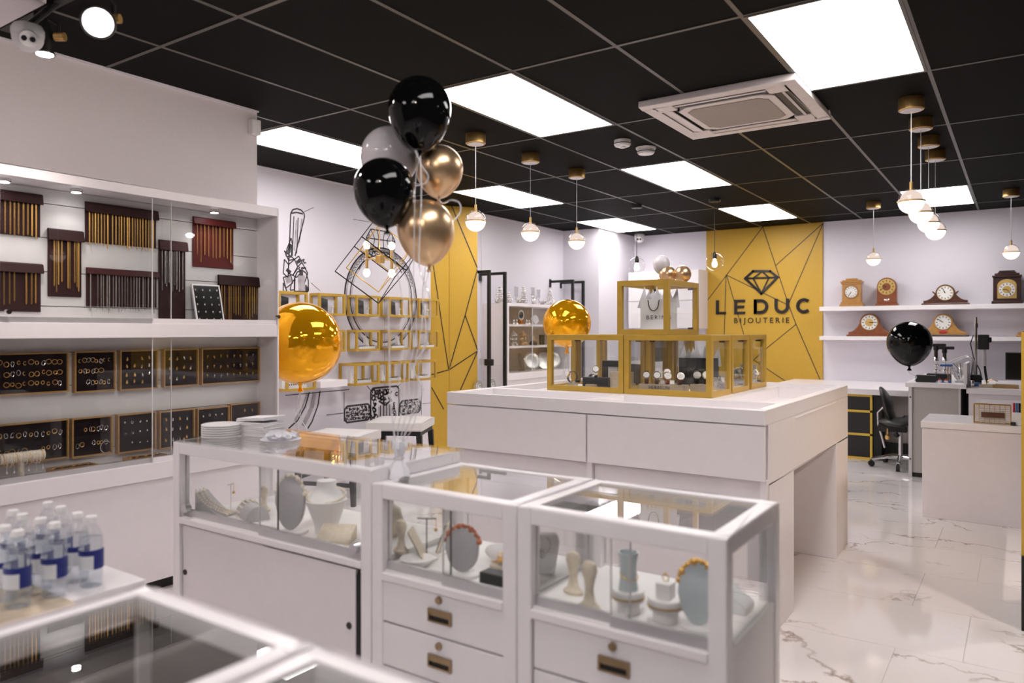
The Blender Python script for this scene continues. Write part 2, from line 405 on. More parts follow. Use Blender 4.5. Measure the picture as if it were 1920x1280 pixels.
# panel made of four borders so that the outlets are real slots
body.prism(octa(.28, .28, .05), 'xy', z+.012, CZ-.004)
for s in (-1, 1):
    body.box(cxx-.45, cxx+.45, cyy+s*.415-.035, cyy+s*.415+.035, z, CZ-.004)
    body.box(cxx+s*.415-.035, cxx+s*.415+.035, cyy-.38, cyy+.38, z, CZ-.004)
    for q in (-1, 1):
        body.box(min(cxx+s*.27, cxx+s*.38), max(cxx+s*.27, cxx+s*.38), min(cyy+q*.27, cyy+q*.38), max(cyy+q*.27, cyy+q*.38), z, CZ-.004)
ring = MB()
body.build('housing', 'ac_white', t, bev=.006)
MB().prism(octa(.285, .285, .06), 'xy', z+.001, z+.012).build('centre_panel', 'ac_white', t, bev=.003)
MB().prism(octa(.24, .24, .05), 'xy', z-.003, z+.001).build('intake_grille', 'ac_grille', t)
for s, ax, ang in ((-1, 'y', 1.4), (1, 'y', .1), (-1, 'x', .15), (1, 'x', 1.35)):
    f = MB(); hw = .035 if ang < 1 else .007
    if ax == 'y': f.box(cxx-.265, cxx+.265, cyy+s*.34-hw, cyy+s*.34+hw, z+.002, z+.007).rot((cxx, cyy+s*.34, z+.004), s*(ang if ang < 1 else .3), 'X')
    else: f.box(cxx+s*.34-hw, cxx+s*.34+hw, cyy-.265, cyy+.265, z+.002, z+.007).rot((cxx+s*.34, cyy, z+.004), -s*(ang if ang < 1 else .3), 'Y')
    f.build('louvre', 'ac_white', t)
for s in (-1, 1):
    MB().box(cxx-.268, cxx+.268, cyy+s*.334-.045, cyy+s*.334+.045, z+.0085, CZ-.006).build('slot_shade_fill', 'black_steel', t)  # black fill paints the dark depth into the outlet slots
    MB().box(cxx+s*.334-.045, cxx+s*.334+.045, cyy-.268, cyy+.268, z+.0085, CZ-.006).build('slot_shade_fill', 'black_steel', t)
# smoke detectors
p = P(1167, 262, Z=CZ); t = thing('smoke_detector', 'white round smoke detector with nub, closer to the air conditioner front', 'smoke detector', (p.x, p.y, CZ-.06), 'smoke detectors')
t['label'] = 'white smoke detector with round nub under it'
MB().lathe((p.x, p.y, CZ-.05), [(.0, 0), (.052, .003), (.06, .014), (.06, .05)]).build('body', 'plastic_white', t, smooth=True)
MB().lathe((p.x, p.y, CZ-.062), [(0, 0), (.022, .003), (.024, .014)]).build('sensor_nub', 'plastic_white', t, smooth=True)
MB().torus((p.x, p.y, CZ-.03), .0605, .003, n=24).build('slot_ring', 'dark_metal', t)
p = P(1211, 276, Z=CZ); t = thing('smoke_detector', 'flat white smoke detector with wide base ring', 'smoke detector', (p.x, p.y, CZ-.05), 'smoke detectors')
MB().lathe((p.x, p.y, CZ-.016), [(.072, 0), (.076, .008), (.076, .016)]).build('base', 'plastic_white', t, smooth=True)
MB().lathe((p.x, p.y, CZ-.055), [(0, 0), (.055, .004), (.064, .016), (.064, .039)]).build('body', 'plastic_white', t, smooth=True)
MB().torus((p.x, p.y, CZ-.036), .0645, .0025, n=24).build('slot_ring', 'dark_metal', t)

# ---------------------------------------------------------------- globe pendants
def pendant(x, y, label, first=None):
    if first: return dup(first, (x, y, 2.055), label)
    t = thing('globe_pendant', label, 'pendant light', (x, y, 2.055), 'brass ringed globe pendants')
    c = (x, y, 2.13); R = .072
    MB().lathe((x, y, CZ-.075), [(0, 0), (.066, 0), (.070, .004), (.070, .07), (.066, .075)], 28).build('ceiling_cup', 'brass', t, smooth=True)
    MB().lathe((x, y, CZ-.078), [(0, 0), (.058, 0), (.058, .004)], 28).build('cup_base', 'white_satin', t)
    MB().cyl((x, y, 2.24), (x, y, CZ-.07), .0025, n=6).build('cable', 'alu', t)
    MB().cyl((x, y, 2.198), (x, y, 2.245), .009, n=10).build('stem', 'brass', t, smooth=True)
    MB().lathe(c, [(.0, -R)]+[(R*cos(a), R*sin(a)) for a in [radians(q) for q in range(-80, 1, 10)]]+[(R, .001)], 24).build('diffuser', 'globe_glow', t, smooth=True)
    MB().lathe((x, y, 2.133), [(R*.86*cos(a), R*.9*sin(a)) for a in [radians(q) for q in range(0, 91, 10)]], 24).build('inner_dome', 'dome_glow', t, smooth=True)
    MB().lathe((x, y, 2.133), [(R*cos(a), R*sin(a)) for a in [radians(q) for q in range(0, 91, 10)]], 24).build('glass_dome', 'glass_clear', t, smooth=True)
    MB().torus(c, R+.0012, .0040, n=28).build('ring', 'brass', t, smooth=True)
    return t
PD = [(-3.13, 4.14, 'globe pendant hanging closest to the yellow folded panel'), (-3.13, 4.84, 'middle globe pendant of the row of three before the alcove'), (-3.115, 5.54, 'globe pendant of the three nearest the clear glass pendants'),
      (-.535, 4.95, 'first and topmost globe pendant of the overlapping row of four'), (-.535, 5.46, 'second globe pendant of the overlapping row of four'), (-.54, 6.0, 'third globe pendant of the overlapping row of four'), (-.54, 6.5, 'last and lowest globe pendant of the overlapping row of four'),
      (-1.295, 8.7, 'small globe pendant hanging above the light wood clocks'), (-.081, 8.68, 'globe pendant hanging above the dark clock with gold dial'),
      (.48, 3.62, 'globe pendant out of view, mirrored in the wall cabinet glass')]
pen0 = pendant(*PD[0])
for q in PD[1:]: pendant(*q, first=pen0)
# clear glass pendants
def clear_pendant(px, py, gy, label):
    c = P(px, py, Z=2.72); x, y = c.x, c.y; d = -x*sin(YAW)+y*cos(YAW)
    d = Vector((x, y, 0)).dot(Vector((FW[0], FW[1], 0))); gz = EYE-(gy-HY)*d/FPX
    t = thing('clear_globe_pendant', label, 'pendant light', (x, y, gz-.1), 'clear glass globe pendants')
    MB().lathe((x, y, CZ-.04), [(0, 0), (.055, 0), (.058, .004), (.058, .04)], 24).build('ceiling_cup', 'black_steel', t, smooth=True)
    MB().cyl((x, y, gz+.09), (x, y, CZ-.035), .0032, n=6).build('cable', 'black_steel', t)
    MB().lathe((x, y, gz+.03), [(.018, 0), (.022, .01), (.022, .055), (.008, .075)], 16).build('lamp_holder', 'dark_metal', t, smooth=True)
    MB().lathe((x, y, gz-.055), [(0, 0), (.018, .004), (.028, .022), (.026, .045), (.016, .07), (.014, .085)], 16).build('bulb', 'bulb_glow', t, smooth=True)
    MB().ball((x, y, gz), .092, 28, 16).build('glass_globe', 'glass_clear', t, smooth=True)
    return t
clear_pendant(1194, 387, 498, 'clear glass globe pendant hanging over the top gold case')
clear_pendant(1340, 375, 491, 'clear glass globe pendant hanging before the yellow logo panel')

# ---------------------------------------------------------------- cube chandelier
c = P(711.1, 483.5, D=5.704)
t = thing('cube_chandelier', 'tilted nested cube chandelier of black and gold bars with four bulbs', 'chandelier', c)
def cube_frame(s, r, off=(0, 0, 0)):
    m = MB(); h = s/2
    vs = {(a, b, d): Vector((a*h, b*h, d*h)) for a in (-1, 1) for b in (-1, 1) for d in (-1, 1)}
    for p in vs:
        for ax in range(3):
            if p[ax] < 0:
                q = list(p); q[ax] = 1; m.bar(vs[p], vs[tuple(q)], r)
    E = [[.7713, .6082, .1874], [-.5931, .5802, .5582], [.2308, -.5417, .8083]]
    rt, up, bk = Vector((RT[0], RT[1], 0)), Vector((0, 0, 1)), Vector((FW[0], FW[1], 0))
    R = Matrix([[rt[i]*E[0][j]+up[i]*E[1][j]+bk[i]*E[2][j] for j in range(3)] for i in range(3)]).to_4x4()
    return m.xf(Matrix.Translation(c) @ R)
cube_frame(.40, .0065).build('outer_frame', 'black_steel', t)
cube_frame(.30, .0055).build('inner_frame', 'mustard_metal', t)
MB().cyl(c+Vector((0, 0, .03)), (c.x, c.y, CZ-.02), .004, n=8).build('stem', 'brass', t)
MB().lathe((c.x, c.y, CZ-.03), [(0, 0), (.06, 0), (.06, .03)], 20).build('ceiling_cup', 'brass', t)
MB().cbox(c+Vector((.01, 0, -.01)), .05, .05, .06).build('hub', 'brass', t, bev=.003)
rv = Vector((RT[0], RT[1], 0)); fv = Vector((FW[0], FW[1], 0))
for sgn in (-1, 1):
    q = c+rv*.09*sgn+fv*.03*sgn+Vector((0, 0, -.01))
    MB().cyl(c+Vector((0, 0, -.01)), q, .005, n=8).build('arm', 'brass', t)
    for up in (-1, 1):
        MB().cyl(q+Vector((0, 0, .005*up)), q+Vector((0, 0, .075*up)), .012, n=12).build('candle_tube', 'brass', t, smooth=True)
        MB().ball(q+Vector((0, 0, .105*up)), .026, 14, 10, (1, 1, 1.25)).build('bulb', 'bulb_glow', t, smooth=True)

# ---------------------------------------------------------------- spotlights on the ceiling track, cameras, sensor box
t = thing('track_rail', 'black ceiling track rail carrying the spotlights', 'track', (-3.2, 1.47, CZ-.05))
MB().box(-3.75, -2.2, 1.455, 1.495, CZ-.035, CZ-.006).build('rail', 'black_steel', t)
def spotlight(px, py, D, aim, label, k=1.0, pos=None):
    c = Vector(pos) if pos else P(px, py, D=D); a = (Vector(aim)-c).normalized()
    t = thing('track_spotlight', label, 'spotlight', c, 'track spotlights')
    MB().tube([c-a*.13, c-a*.12, c-a*.02, c], [.028*k, .040*k, .056*k, .058*k], 24).build('lamp_body', 'black_steel', t, smooth=True)
    MB().tube([c+a*.0005, c+a*.006], .052*k, 24).build('lens', 'spot_glow', t, smooth=True)
    MB().torus(c+a*.002, .057*k, .006*k, a, 28, 6).build('lens_rim', 'dark_metal', t, smooth=True)
    top = Vector((c.x-.02, 1.475 if not pos else c.y, CZ-.03)); mid = c-a*.07
    MB().tube([mid+rv*.06, mid+rv*.06+Vector((0, 0, .05)), top], .008, 8).build('bracket', 'black_steel', t)
    MB().cyl(top-Vector((0, 0, .05)), top+Vector((0, 0, .01)), .022, n=12).build('adapter', 'black_steel', t)
    MB().cyl(mid+rv*.045, mid+rv*.085, .018, n=12).build('pivot_knob', 'brass', t, smooth=True)
    if not pos:
        ld = bpy.data.lights.new('spot_lamp', 'SPOT'); ld.energy = 30; ld.spot_size = radians(110); ld.spot_blend = .9; ld.shadow_soft_size = .05; ld.color = (1, .88, .84)
        lo = bpy.data.objects.new('spot_lamp', ld); COL.objects.link(lo); lo.location = c+a*.03; lo.rotation_euler = a.to_track_quat('-Z', 'Y').to_euler()
    return c, a
spotlight(184, 42, 2.85, P(184-70, 42+700, D=1.0), 'black track spotlight with bright round lens facing the room')
spotlight(84, 100, 3.14, P(99, 1400, D=3.07), 'black track spotlight pointing down beside the white ceiling camera', .62)
for pos, aim, en in (((1.2, 5.5, 2.58), (-.3, 4.6, 0), 60), ((1.2, 3.0, 2.58), (-.6, 3.6, .2), 70), ((-.6, -.3, 2.58), (-1.6, 2.2, .6), 14), ((-2.4, -.5, 2.58), (-3.0, 2.0, 1.0), 10), ((-1.9, 1.75, 2.66), (-3.93, 2.05, 2.25), 30)):  # last one is an added wash spot that brightens the left wall
    spotlight(0, 0, 0, aim, 'track spotlight out of view, aimed at '+{70: 'the island', 60: 'the far end of the island', 14: 'the glass counters', 10: 'the wall cabinet', 30: 'the bare wall, added to brighten it'}[en], 1.0, pos)
    ld = bpy.data.lights.new('spot_lamp', 'SPOT'); ld.energy = en; ld.spot_size = radians(75); ld.spot_blend = .7; ld.shadow_soft_size = .05; ld.color = (1, .86, .76)
    lo = bpy.data.objects.new('spot_lamp', ld); COL.objects.link(lo); lo.location = Vector(pos)+(Vector(aim)-Vector(pos)).normalized()*.03
    lo.rotation_euler = (Vector(aim)-Vector(pos)).to_track_quat('-Z', 'Y').to_euler()
def cctv(c, s, aim, label, top, stalk=None):
    c = Vector(c); a = Vector(aim).normalized()
    t = thing('security_camera', label, 'camera', c, 'security cameras')
    MB().lathe((c.x, c.y, c.z), [(.055*s, 0), (.058*s, .01*s), (.058*s, .03*s), (.05*s, top if not stalk else .045)], 20, (0, 0, 1)).build('base', 'plastic_white', t, smooth=True)
    if stalk: MB().tube([c+Vector((0, 0, .045)), Vector(stalk)], .014, 10).build('stalk', 'black_steel', t)
    MB().ball(c, .056*s, 20, 12).build('turret', 'plastic_white', t, smooth=True)
    MB().cyl(c+a*.045*s, c+a*.075*s, .034*s, .03*s, 16).build('lens_housing', 'plastic_white', t, smooth=True)
    for k in (-1, 1):
        q = c+a*.0755*s+a.cross(Vector((0, 0, 1))).normalized()*.014*s*k
        MB().cyl(q, q+a*.004, .010*s, n=12).build('lens', 'black_gloss', t)
cc = P(52, 70, D=2.95); cctv(cc, 1.0, P(80, 130, D=2.0)-cc, 'white turret security camera beside the spotlights', CZ-cc.z, (cc.x-.02, 1.475, CZ-.03))
cc = P(1199, 446, Y=9.75); cctv(cc, 1.25, (.35, -.9, -.3), 'small white security camera in the far alcove corner', CZ-cc.z)
b = MB().box(W1X, W1X+.05, 2.875, 2.94, 2.575, 2.67)
one('sensor_box', b, 'plastic_white', 'small white box mounted high at the end of the left wall', 'sensor', bev=.008)
# ================================================================== LEFT WALL CABINET
XF, XB = -3.72, -3.928
y0, y1 = 1.445, 2.945
cab = thing('wall_cabinet', 'long white wall display cabinet with two glass fronted bays on the left wall', 'display cabinet', (-3.82, 2.2, .0))
bx = MB()
bx.box(XB, XF, y0-.03, y0, .6, 2.11).box(XB, XF, y1-.012, y1, .6, 2.11)
bx.box(XB, XF, y0, y1-.012, 2.062, 2.11).box(XB, XF, y0, y1-.012, 1.335, 1.408).box(XB, XF, y0, y1-.012, .597, .684)
bx.build('carcass', 'white_satin', cab, bev=.002)
MB().box(XB, -3.735, y0-.03, y1, .065, .595).build('base_panel', 'white_melamine', cab)
MB().box(XB, -3.79, y0-.03, y1-.01, 0, .065).build('plinth', 'black_steel', cab)
MB().box(XB, XB+.004, y0, y1-.012, .684, 2.062).build('back_board', 'groove', cab)
zs = [1.408, 1.49, 1.657, 1.822, 1.988, 2.062]
zs2 = [.684, .766, .931, 1.099, 1.264, 1.335]
for zz in (zs, zs2):
    for a, b in zip(zz, zz[1:]): MB().box(XB+.004, XB+.014, y0, y1-.012, a+.002, b-.002).build('slat_panel', 'slatwall', cab)
def glass_pair(z0, z1, lab):
    a = P(285, 600, X=XF-.02).y; b = P(321, 600, X=XF-.03).y
    for ya, yb, x, tk in ((y0, b, XF-.034, 0), (a, y1-.014, XF-.020, 1)):
        g = MB().box(x, x+.005, ya, yb, z0+.012, z1).build('glass_door', 'glass', cab)
        MB().box(x-.003, x+.009+.005*tk, ya, yb, z0, z0+.026).build('door_rail', 'alu' if not tk else 'white_satin', g)
        MB().box(x-.0005, x+.0055, ya-.0015 if tk else yb-.0015, ya+.0015 if tk else yb+.0015, z0+.026, z1).build('glass_edge', 'smoke_white', g)
glass_pair(1.408, 2.062, 0); glass_pair(.684, 1.335, 1)
for px, py in ((13, 596), (519, 603)):
    p = P(px, py, X=XF-.01); p.z = 1.455
    MB().cyl((XF-.012, p.y, p.z), (XF+.012, p.y, p.z), .011, n=16).build('lock', 'chrome', cab, smooth=True)
for px, py in ((8, 352), (143, 356), (402, 394)):
    x = -3.82; y = max(P(px, py, X=x).y, 1.466)
    k = MB().lathe((x, y, 2.046), [(.022, .0), (.028, .004), (.028, .016)], 20).build('puck_light', 'chrome', cab, smooth=True)
    MB().lathe((x, y, 2.044), [(0, 0), (.021, .0), (.021, .004)], 20).build('lens', 'puck_glow', k)
    ld = bpy.data.lights.new('puck_lamp', 'SPOT'); ld.energy = 1.6; ld.spot_size = radians(120); ld.spot_blend = .6; ld.shadow_soft_size = .025; ld.color = (1, .94, .92)
    lo = bpy.data.objects.new('puck_lamp', ld); COL.objects.link(lo); lo.location = (x+.03, y, 2.04); lo.parent = None

# ---- necklace boards
XBD = -3.905
boards = [  # px left, right, y top, y flap, y bottom, colour, chains, chain colour, chain bottom (fraction below the board), where
 (-26, 76, 359, 380, 441, 'burgundy', 11, 'gold', 1.12, 'the topmost board beside the cabinet end'),
 (90, 153, 430, 452, 556, 'burgundy', 13, 'gold', .93, 'the tall narrow board under the second cabinet lamp'),
 (160, 293, 386, 405, 459, 'burgundy', 24, 'gold', 1.22, 'the wide upper board'),
 (-26, 77, 492, 511, 584, 'burgundy', 9, 'gold', .88, 'the bottom board beside the cabinet end'),
 (162, 294, 505, 517, 575, 'burgundy_red', 22, 'silver', 1.25, 'the wide lower board'),
 (298, 348, 451, 470, 604, 'burgundy_red', 11, 'silver', .58, 'the tall narrow board behind the glass joint'),
 (362, 438, 410, 424, 502, 'bright_red', 10, 'gold', .93, 'the bright red board under the last cabinet lamp'),
 (409, 485, 517, 536, 606, 'burgundy', 16, 'gold', .95, 'the board beside the white framed tray')]
blabels = ['burgundy necklace board at the cabinet end, top row', 'tall narrow burgundy necklace board with long gold chains', 'wide burgundy necklace board crowded with gold chains, upper', 'burgundy necklace board at the cabinet end, bottom row',
           'wide necklace board with red flap and silver chains', 'tall narrow necklace board standing behind the overlap of the glass doors', 'bright red necklace board under the lamp at the far end', 'burgundy necklace board in the bottom far corner of the bay']
for (pl, pr, yt, yf, yb, m, n, cm, fr, where), lab in zip(boards, blabels):
    ya, yb_ = P(max(pl, -60), 500, X=XBD).y, P(pr, 500, X=XBD).y
    ya = max(ya, 1.452); pc = (max(pl, 0)+pr)/2
    zt, zf, zb = P(pc, yt, X=XBD).z, P(pc, yf, X=XBD).z, max(P(pc, yb, X=XBD).z, 1.409)
    t = thing('necklace_board', lab, 'necklace display', (XBD, (ya+yb_)/2, zb), 'velvet necklace boards in the upper bay')
    MB().box(XB+.0145, XBD, ya, yb_, zb, zt).build('board', 'burgundy' if m == 'burgundy_red' else m, t, bev=.003)
    MB().prism([(XBD, zt), (XBD+.014, zt-.006), (XBD+.022, zf), (XBD+.012, zf), (XBD, zt-.012)], 'xz', ya-.004, yb_+.006).build('flap', m, t, bev=.002)
    L = zf-zb
    for i in range(n):
        yy = ya+.012+(yb_-ya-.024)*(i+.5)/n+random.uniform(-.003, .003)
        ln = L*fr*random.uniform(.86, 1.0) if fr > 1 else L*fr*random.uniform(.8, 1.02)
        if fr <= 1: ln = min(ln, L*.97)
        dx = .0019; r = random.choice([.0008, .0011, .0015, .0019])
        if random.random() < .1: continue
        zz = zf+.006; xo = XBD+.006
        seg = 6; pts = [(xo, yy-dx, zz-(ln-.006)*q/seg) for q in range(seg+1)]+[(xo, yy, zz-ln)]+[(xo, yy+dx, zz-(ln-.006)*q/seg) for q in range(seg, -1, -1)]
        one('necklace', MB().tube(pts, r, 4), cm, ('gold' if cm == 'gold' else 'silver')+' chain, '+nth(i, n)+', on '+where, 'necklace', 'chains on '+where)
# ---- white framed tray leaning in the upper bay
ya, yb_ = P(368, 560, X=-3.84).y, P(420, 560, X=-3.84).y
t = thing('framed_tray', 'white framed glossy tray of pendants leaning behind the cabinet glass', 'jewellery tray', (-3.85, (ya+yb_)/2, 1.408))
f = MB(); h = .235
f.box(-.012, .0, 0, yb_-ya, 0, .008).box(-.012, 0, 0, yb_-ya, h-.008, h).box(-.012, 0, 0, .007, .008, h-.008).box(-.012, 0, yb_-ya-.007, yb_-ya, .008, h-.008)
tm = Matrix.Translation((-3.828, ya, 1.409)) @ Matrix.Rotation(radians(-14), 4, 'Y')
f.xf(tm).build('frame', 'white_satin', t)
MB().box(-.012, -.005, .007, yb_-ya-.007, .008, h-.008).xf(tm).build('board', 'black_gloss', t)
for i in range(5):
    for j in range(4):
        q = tm @ Vector((-.002, .02+(yb_-ya-.04)*j/3, .03+.043*i))
        one('pendant', MB().ball(q, .004, 8, 6, (.5, 1, 1.5)), 'silver', 'tiny silver pendant, '+['bottom', 'second lowest', 'middle', 'second highest', 'top'][i]+' row, '+ORD[j]+' from the left, white framed tray', 'pendant', 'pendants on the white framed tray')

# ---- oak framed velvet trays in the lower bay
trays = [(-30, 127, 661, 738, 'R1a', 'large oak framed earring tray at the cabinet end, upper row', 6, 3, 'hoop'), (138, 215, 658, 734, 'R1b', 'oak framed earring tray, second in the upper row', 4, 3, 'hoop'),
 (223, 294, 656, 730, 'R1c', 'oak framed pendant tray, third in the upper row', 4, 4, 'drop'), (305, 370, 654, 724, 'R1d', 'oak framed pendant tray behind the overlap of the lower glass', 4, 3, 'drop'), (376, 485, 652, 718, 'R1e', 'wide oak framed tray of crosses at the far end', 8, 3, 'cross'),
 (-30, 127, 790, 866, 'R2a', 'large oak framed earring tray behind the bracelet stand', 6, 2, 'hoop'), (133, 209, 781, 854, 'R2b', 'oak framed tray with one big silver bangle', 4, 2, 'hoop'),
 (219, 290, 774, 846, 'R2c', 'oak framed tray of small silver studs, third in the lower row', 4, 3, 'stud'), (297, 363, 768, 838, 'R2d', 'oak framed tray of gold medals just left of the glass counter', 4, 3, 'drop'),
 (368, 428, 763, 826, 'R2e', 'oak framed tray partly hidden by the stack of white plates', 4, 3, 'stud'), (430, 485, 755, 815, 'R2f', 'oak framed tray above the folded napkins', 3, 3, 'drop')]
XT = -3.895
SHORT = {'R1a': 'upper tray at the cabinet end', 'R1b': 'second tray of the upper row', 'R1c': 'third tray of the upper row', 'R1d': 'fourth tray of the upper row', 'R1e': 'wide cross tray', 'R2a': 'tray behind the bracelet stand', 'R2b': 'tray with the bangle', 'R2c': 'third tray of the lower row', 'R2d': 'fourth tray of the lower row', 'R2e': 'tray behind the white plates', 'R2f': 'tray above the napkins'}
J = {'hoop': [mesh_of(MB().torus((0, 0, 0), .0115, .0015, (1, 0, 0), 14, 4), 'gold'), mesh_of(MB().torus((0, 0, 0), .0085, .0017, (1, .35, 0), 12, 4), 'gold'), mesh_of(MB().torus((0, 0, 0), .010, .0015, (1, .2, 0), 12, 4, (1.25, .8)), 'silver')],
     'drop': [mesh_of(MB().ball((0, 0, -.005), .006, 8, 6, (.5, 1, 1.3)).torus((0, 0, .005), .003, .0009, (1, 0, 0), 8, 4), 'gold'), mesh_of(MB().cbox((0, 0, -.004), .002, .008, .013).torus((0, 0, .005), .003, .0009, (1, 0, 0), 8, 4), 'gold'), mesh_of(MB().ball((0, 0, -.004), .005, 8, 6, (.5, 1, 1.6)).torus((0, 0, .006), .003, .0009, (1, 0, 0), 8, 4), 'silver')],
     'cross': [mesh_of(MB().cbox((0, 0, 0), .002, .0028, .019).cbox((0, 0, .003), .002, .011, .0028), 'gold'), mesh_of(MB().cbox((0, 0, 0), .002, .0028, .021).cbox((0, 0, .003), .002, .013, .0028), 'silver')],
     'stud': [mesh_of(MB().ball((0, 0, 0), .0045, 8, 6, (.6, 1, 1)), 'silver'), mesh_of(MB().ball((0, 0, 0), .004, 8, 6, (.6, 1, 1.7)), 'silver'), mesh_of(MB().torus((0, 0, 0), .006, .0012, (1, 0, 0), 10, 4), 'silver')]}
word = {'hoop': 'hoop earring', 'drop': 'small pendant', 'cross': 'small cross pendant', 'stud': 'small silver stud'}
for pl, pr, yt, yb, key, lab, nc, nr, kd in trays:
    ya, yz = max(P(max(pl, -60), 700, X=XT).y, 1.452), P(pr, 700, X=XT).y
    pc = (max(pl, 0)+pr)/2; zt, zb = P(pc, yt, X=XT).z, max(P(pc, yb, X=XT).z, .70)
    t = thing('velvet_tray', lab, 'jewellery tray', (XT, (ya+yz)/2, zb), 'oak framed velvet trays in the lower bay')
    x0, x1 = XB+.0145, XT+.014
    f = MB().box(x0, x1, ya, yz, zb, zb+.007).box(x0, x1, ya, yz, zt-.007, zt).box(x0, x1, ya, ya+.007, zb+.007, zt-.007).box(x0, x1, yz-.007, yz, zb+.007, zt-.007)
    f.build('frame', 'tray_oak', t)
    MB().box(x0, XT, ya+.007, yz-.007, zb+.007, zt-.007).build('velvet_pad', 'velvet', t)
    for i in range(nc):
        for j in range(nr):
            if random.random() < .1: continue
            y = ya+.022+(yz-ya-.044)*(i+.5)/nc; z = zt-.022-(zt-zb-.044)*(j+.5)/nr
            for s in ((-.012, .012) if kd == 'hoop' else (0,)):
                me = random.choice(J[kd])
                o = inst(word[kd].replace(' ', '_'), me, (XT+.002, y+s+random.uniform(-.002, .002), z+random.uniform(-.005, .005)), None, (random.uniform(-.3, .3), 0, random.uniform(-.3, .3)))
                sh = SHORT[key]; mw = 'silver' if me.materials[0].name == 'silver' else 'gold'
                rowl = {2: ['upper', 'lower'], 3: ['top', 'middle', 'bottom'], 4: ['top', 'second', 'third', 'bottom']}[nr][j]
                tag(o, '%s %s, %s row, %s, %s' % (mw, word[kd].replace('small silver ', '').replace('small ', ''), rowl, (ORD[i]+' pair, '+('left' if s < 0 else 'right')+' one') if kd == 'hoop' else ORD[i]+' from the left', sh), 'jewellery', word[kd]+'s on '+sh)
    if key == 'R2b':
        one('bangle', MB().torus((XT+.004, yz-.03, zb+.036), .029, .0016, (1, 0, 0), 28, 6).torus((XT+.008, yz-.032, zb+.036), .030, .0013, (1, .1, .05), 28, 6), 'silver', 'large silver double bangle in the tray corner', 'bangle', smooth=True)
# flat trays
for a, b, lab in ((1.70, 1.90, 'flat velvet tray beside the bracelet stand'), (2.07, 2.26, 'flat velvet tray behind the taller counter')):
    t = thing('flat_tray', lab, 'jewellery tray', (-3.82, (a+b)/2, .684), 'flat velvet trays on the cabinet floor')
    x0, x1, z0, z1 = -3.87, -3.775, .685, .712
    MB().box(x0, x1, a, a+.006, z0, z1).box(x0, x1, b-.006, b, z0, z1).box(x0, x0+.006, a+.006, b-.006, z0, z1).box(x1-.006, x1, a+.006, b-.006, z0, z1).build('frame', 'tray_oak', t)
    MB().box(x0+.006, x1-.006, a+.006, b-.006, z0, z1-.006).build('velvet_pad', 'burgundy', t)
    for i in range(6):
        o = inst('small_pendant', J['drop'][i % 3], (random.uniform(x0+.02, x1-.02), a+.02+(b-a-.04)*i/5, z1-.002), None, (0, 1.4, random.random()*3))
        tag(o, 'small pendant lying '+ORD[i]+' from the left in the '+lab, 'jewellery', 'pendants in the '+lab)
# bracelet T bar
yA, yB = 1.475, 1.66; xb = -3.80
t = thing('bracelet_stand', 'cream T shaped bracelet stand with a padded bar in the lower bay', 'bracelet stand', (xb, 1.57, .684))
MB().lathe((xb, 1.565, .685), [(.0, 0), (.045, 0), (.045, .008), (.012, .014), (.011, .085), (0, .087)], 18).build('post', 'cream', t, smooth=True)
MB().cyl((xb, yA, .79), (xb, yB, .79), .024, n=20).build('bar', 'cream', t, smooth=True)
for i in range(13):
    y = yA+.012+.0135*i
    one('bracelet', MB().torus((xb, y, .787-.004*(i % 3)), .0275+.002*(i % 3), .0016, (0.1*(i % 2), 1, .05), 20, 5), 'pearl' if i % 4 else 'gold', ('thin pearl' if i % 4 else 'thin gold')+' bracelet, '+ORD[i]+' from the left on the cream padded bar', 'bracelet', 'bracelets on the cream bar')
for i in range(6):
    y = yA+.02+.03*i
    one('hanging_earring', MB().tube([(xb+.026, y, .78), (xb+.028, y, .75), (xb+.027, y, .735)], .001, 4).ball((xb+.027, y, .73), .004, 8, 6, (1, 1, 1.6)), 'silver', 'fine drop earring dangling '+ORD[i]+' from the left under the cream bar', 'earring', 'drop earrings under the cream bar')

# ================================================================== MURAL WALL
mur = MB(); gry = MB()
def stroke(mb, pts, wd, dp=.0015, X=W2X):
    for a, b in zip(pts, pts[1:]):
        d = (b-a); n = Vector((0, -d.z, d.y))
        if n.length < 1e-5: continue
        n = n.normalized()*wd*.75
        mb.par(a-n, d, n*2, (dp, 0, 0))
def MP(*pp): return [P(x, y, X=W2X) for x, y in pp]
def YZ(pts): return [Vector((W2X, y, z)) for y, z in pts]
rc = P(717, 560, X=W2X); ry, rz = rc.y, rc.z
for R, wd, mb in ((.50, .010, mur), (.485, .022, gry), (.43, .009, mur), (.41, .004, gry)):
    stroke(mb, YZ(arc(ry, rz, R, 0, 2*pi, 56)), wd)
for a in range(20, 165, 5):                      # beads on the shank of the ring
    q = radians(a); stroke(mur, YZ(arc(ry+.465*cos(q), rz+.465*sin(q), .017, 0, 2*pi, 7)), .004)
# big stone and claws on top of the ring
gy, gz = ry-.02, rz+.52
stroke(mur, YZ([(gy-.20, gz+.06), (gy-.14, gz+.15), (gy+.14, gz+.15), (gy+.20, gz+.06), (gy+.12, gz-.06), (gy-.12, gz-.06), (gy-.20, gz+.06), (gy+.20, gz+.06)]), .008)
for a in (-.14, -.05, .05, .14): stroke(mur, YZ([(gy+a, gz+.15), (gy+a*.6, gz+.06), (gy+a*.9, gz-.06)]), .006)
for a in range(9):
    stroke(mur, YZ(arc(gy-.2+.05*a, gz-.09-.02*(a % 2), .022, 0, 2*pi, 7)), .006)
for s in (-1, 1): stroke(mur, YZ([(gy+s*.16, gz+.1), (gy+s*.19, gz-.02), (gy+s*.13, gz-.12), (gy+s*.24, gz-.17), (gy+s*.30, gz-.25)]), .007)
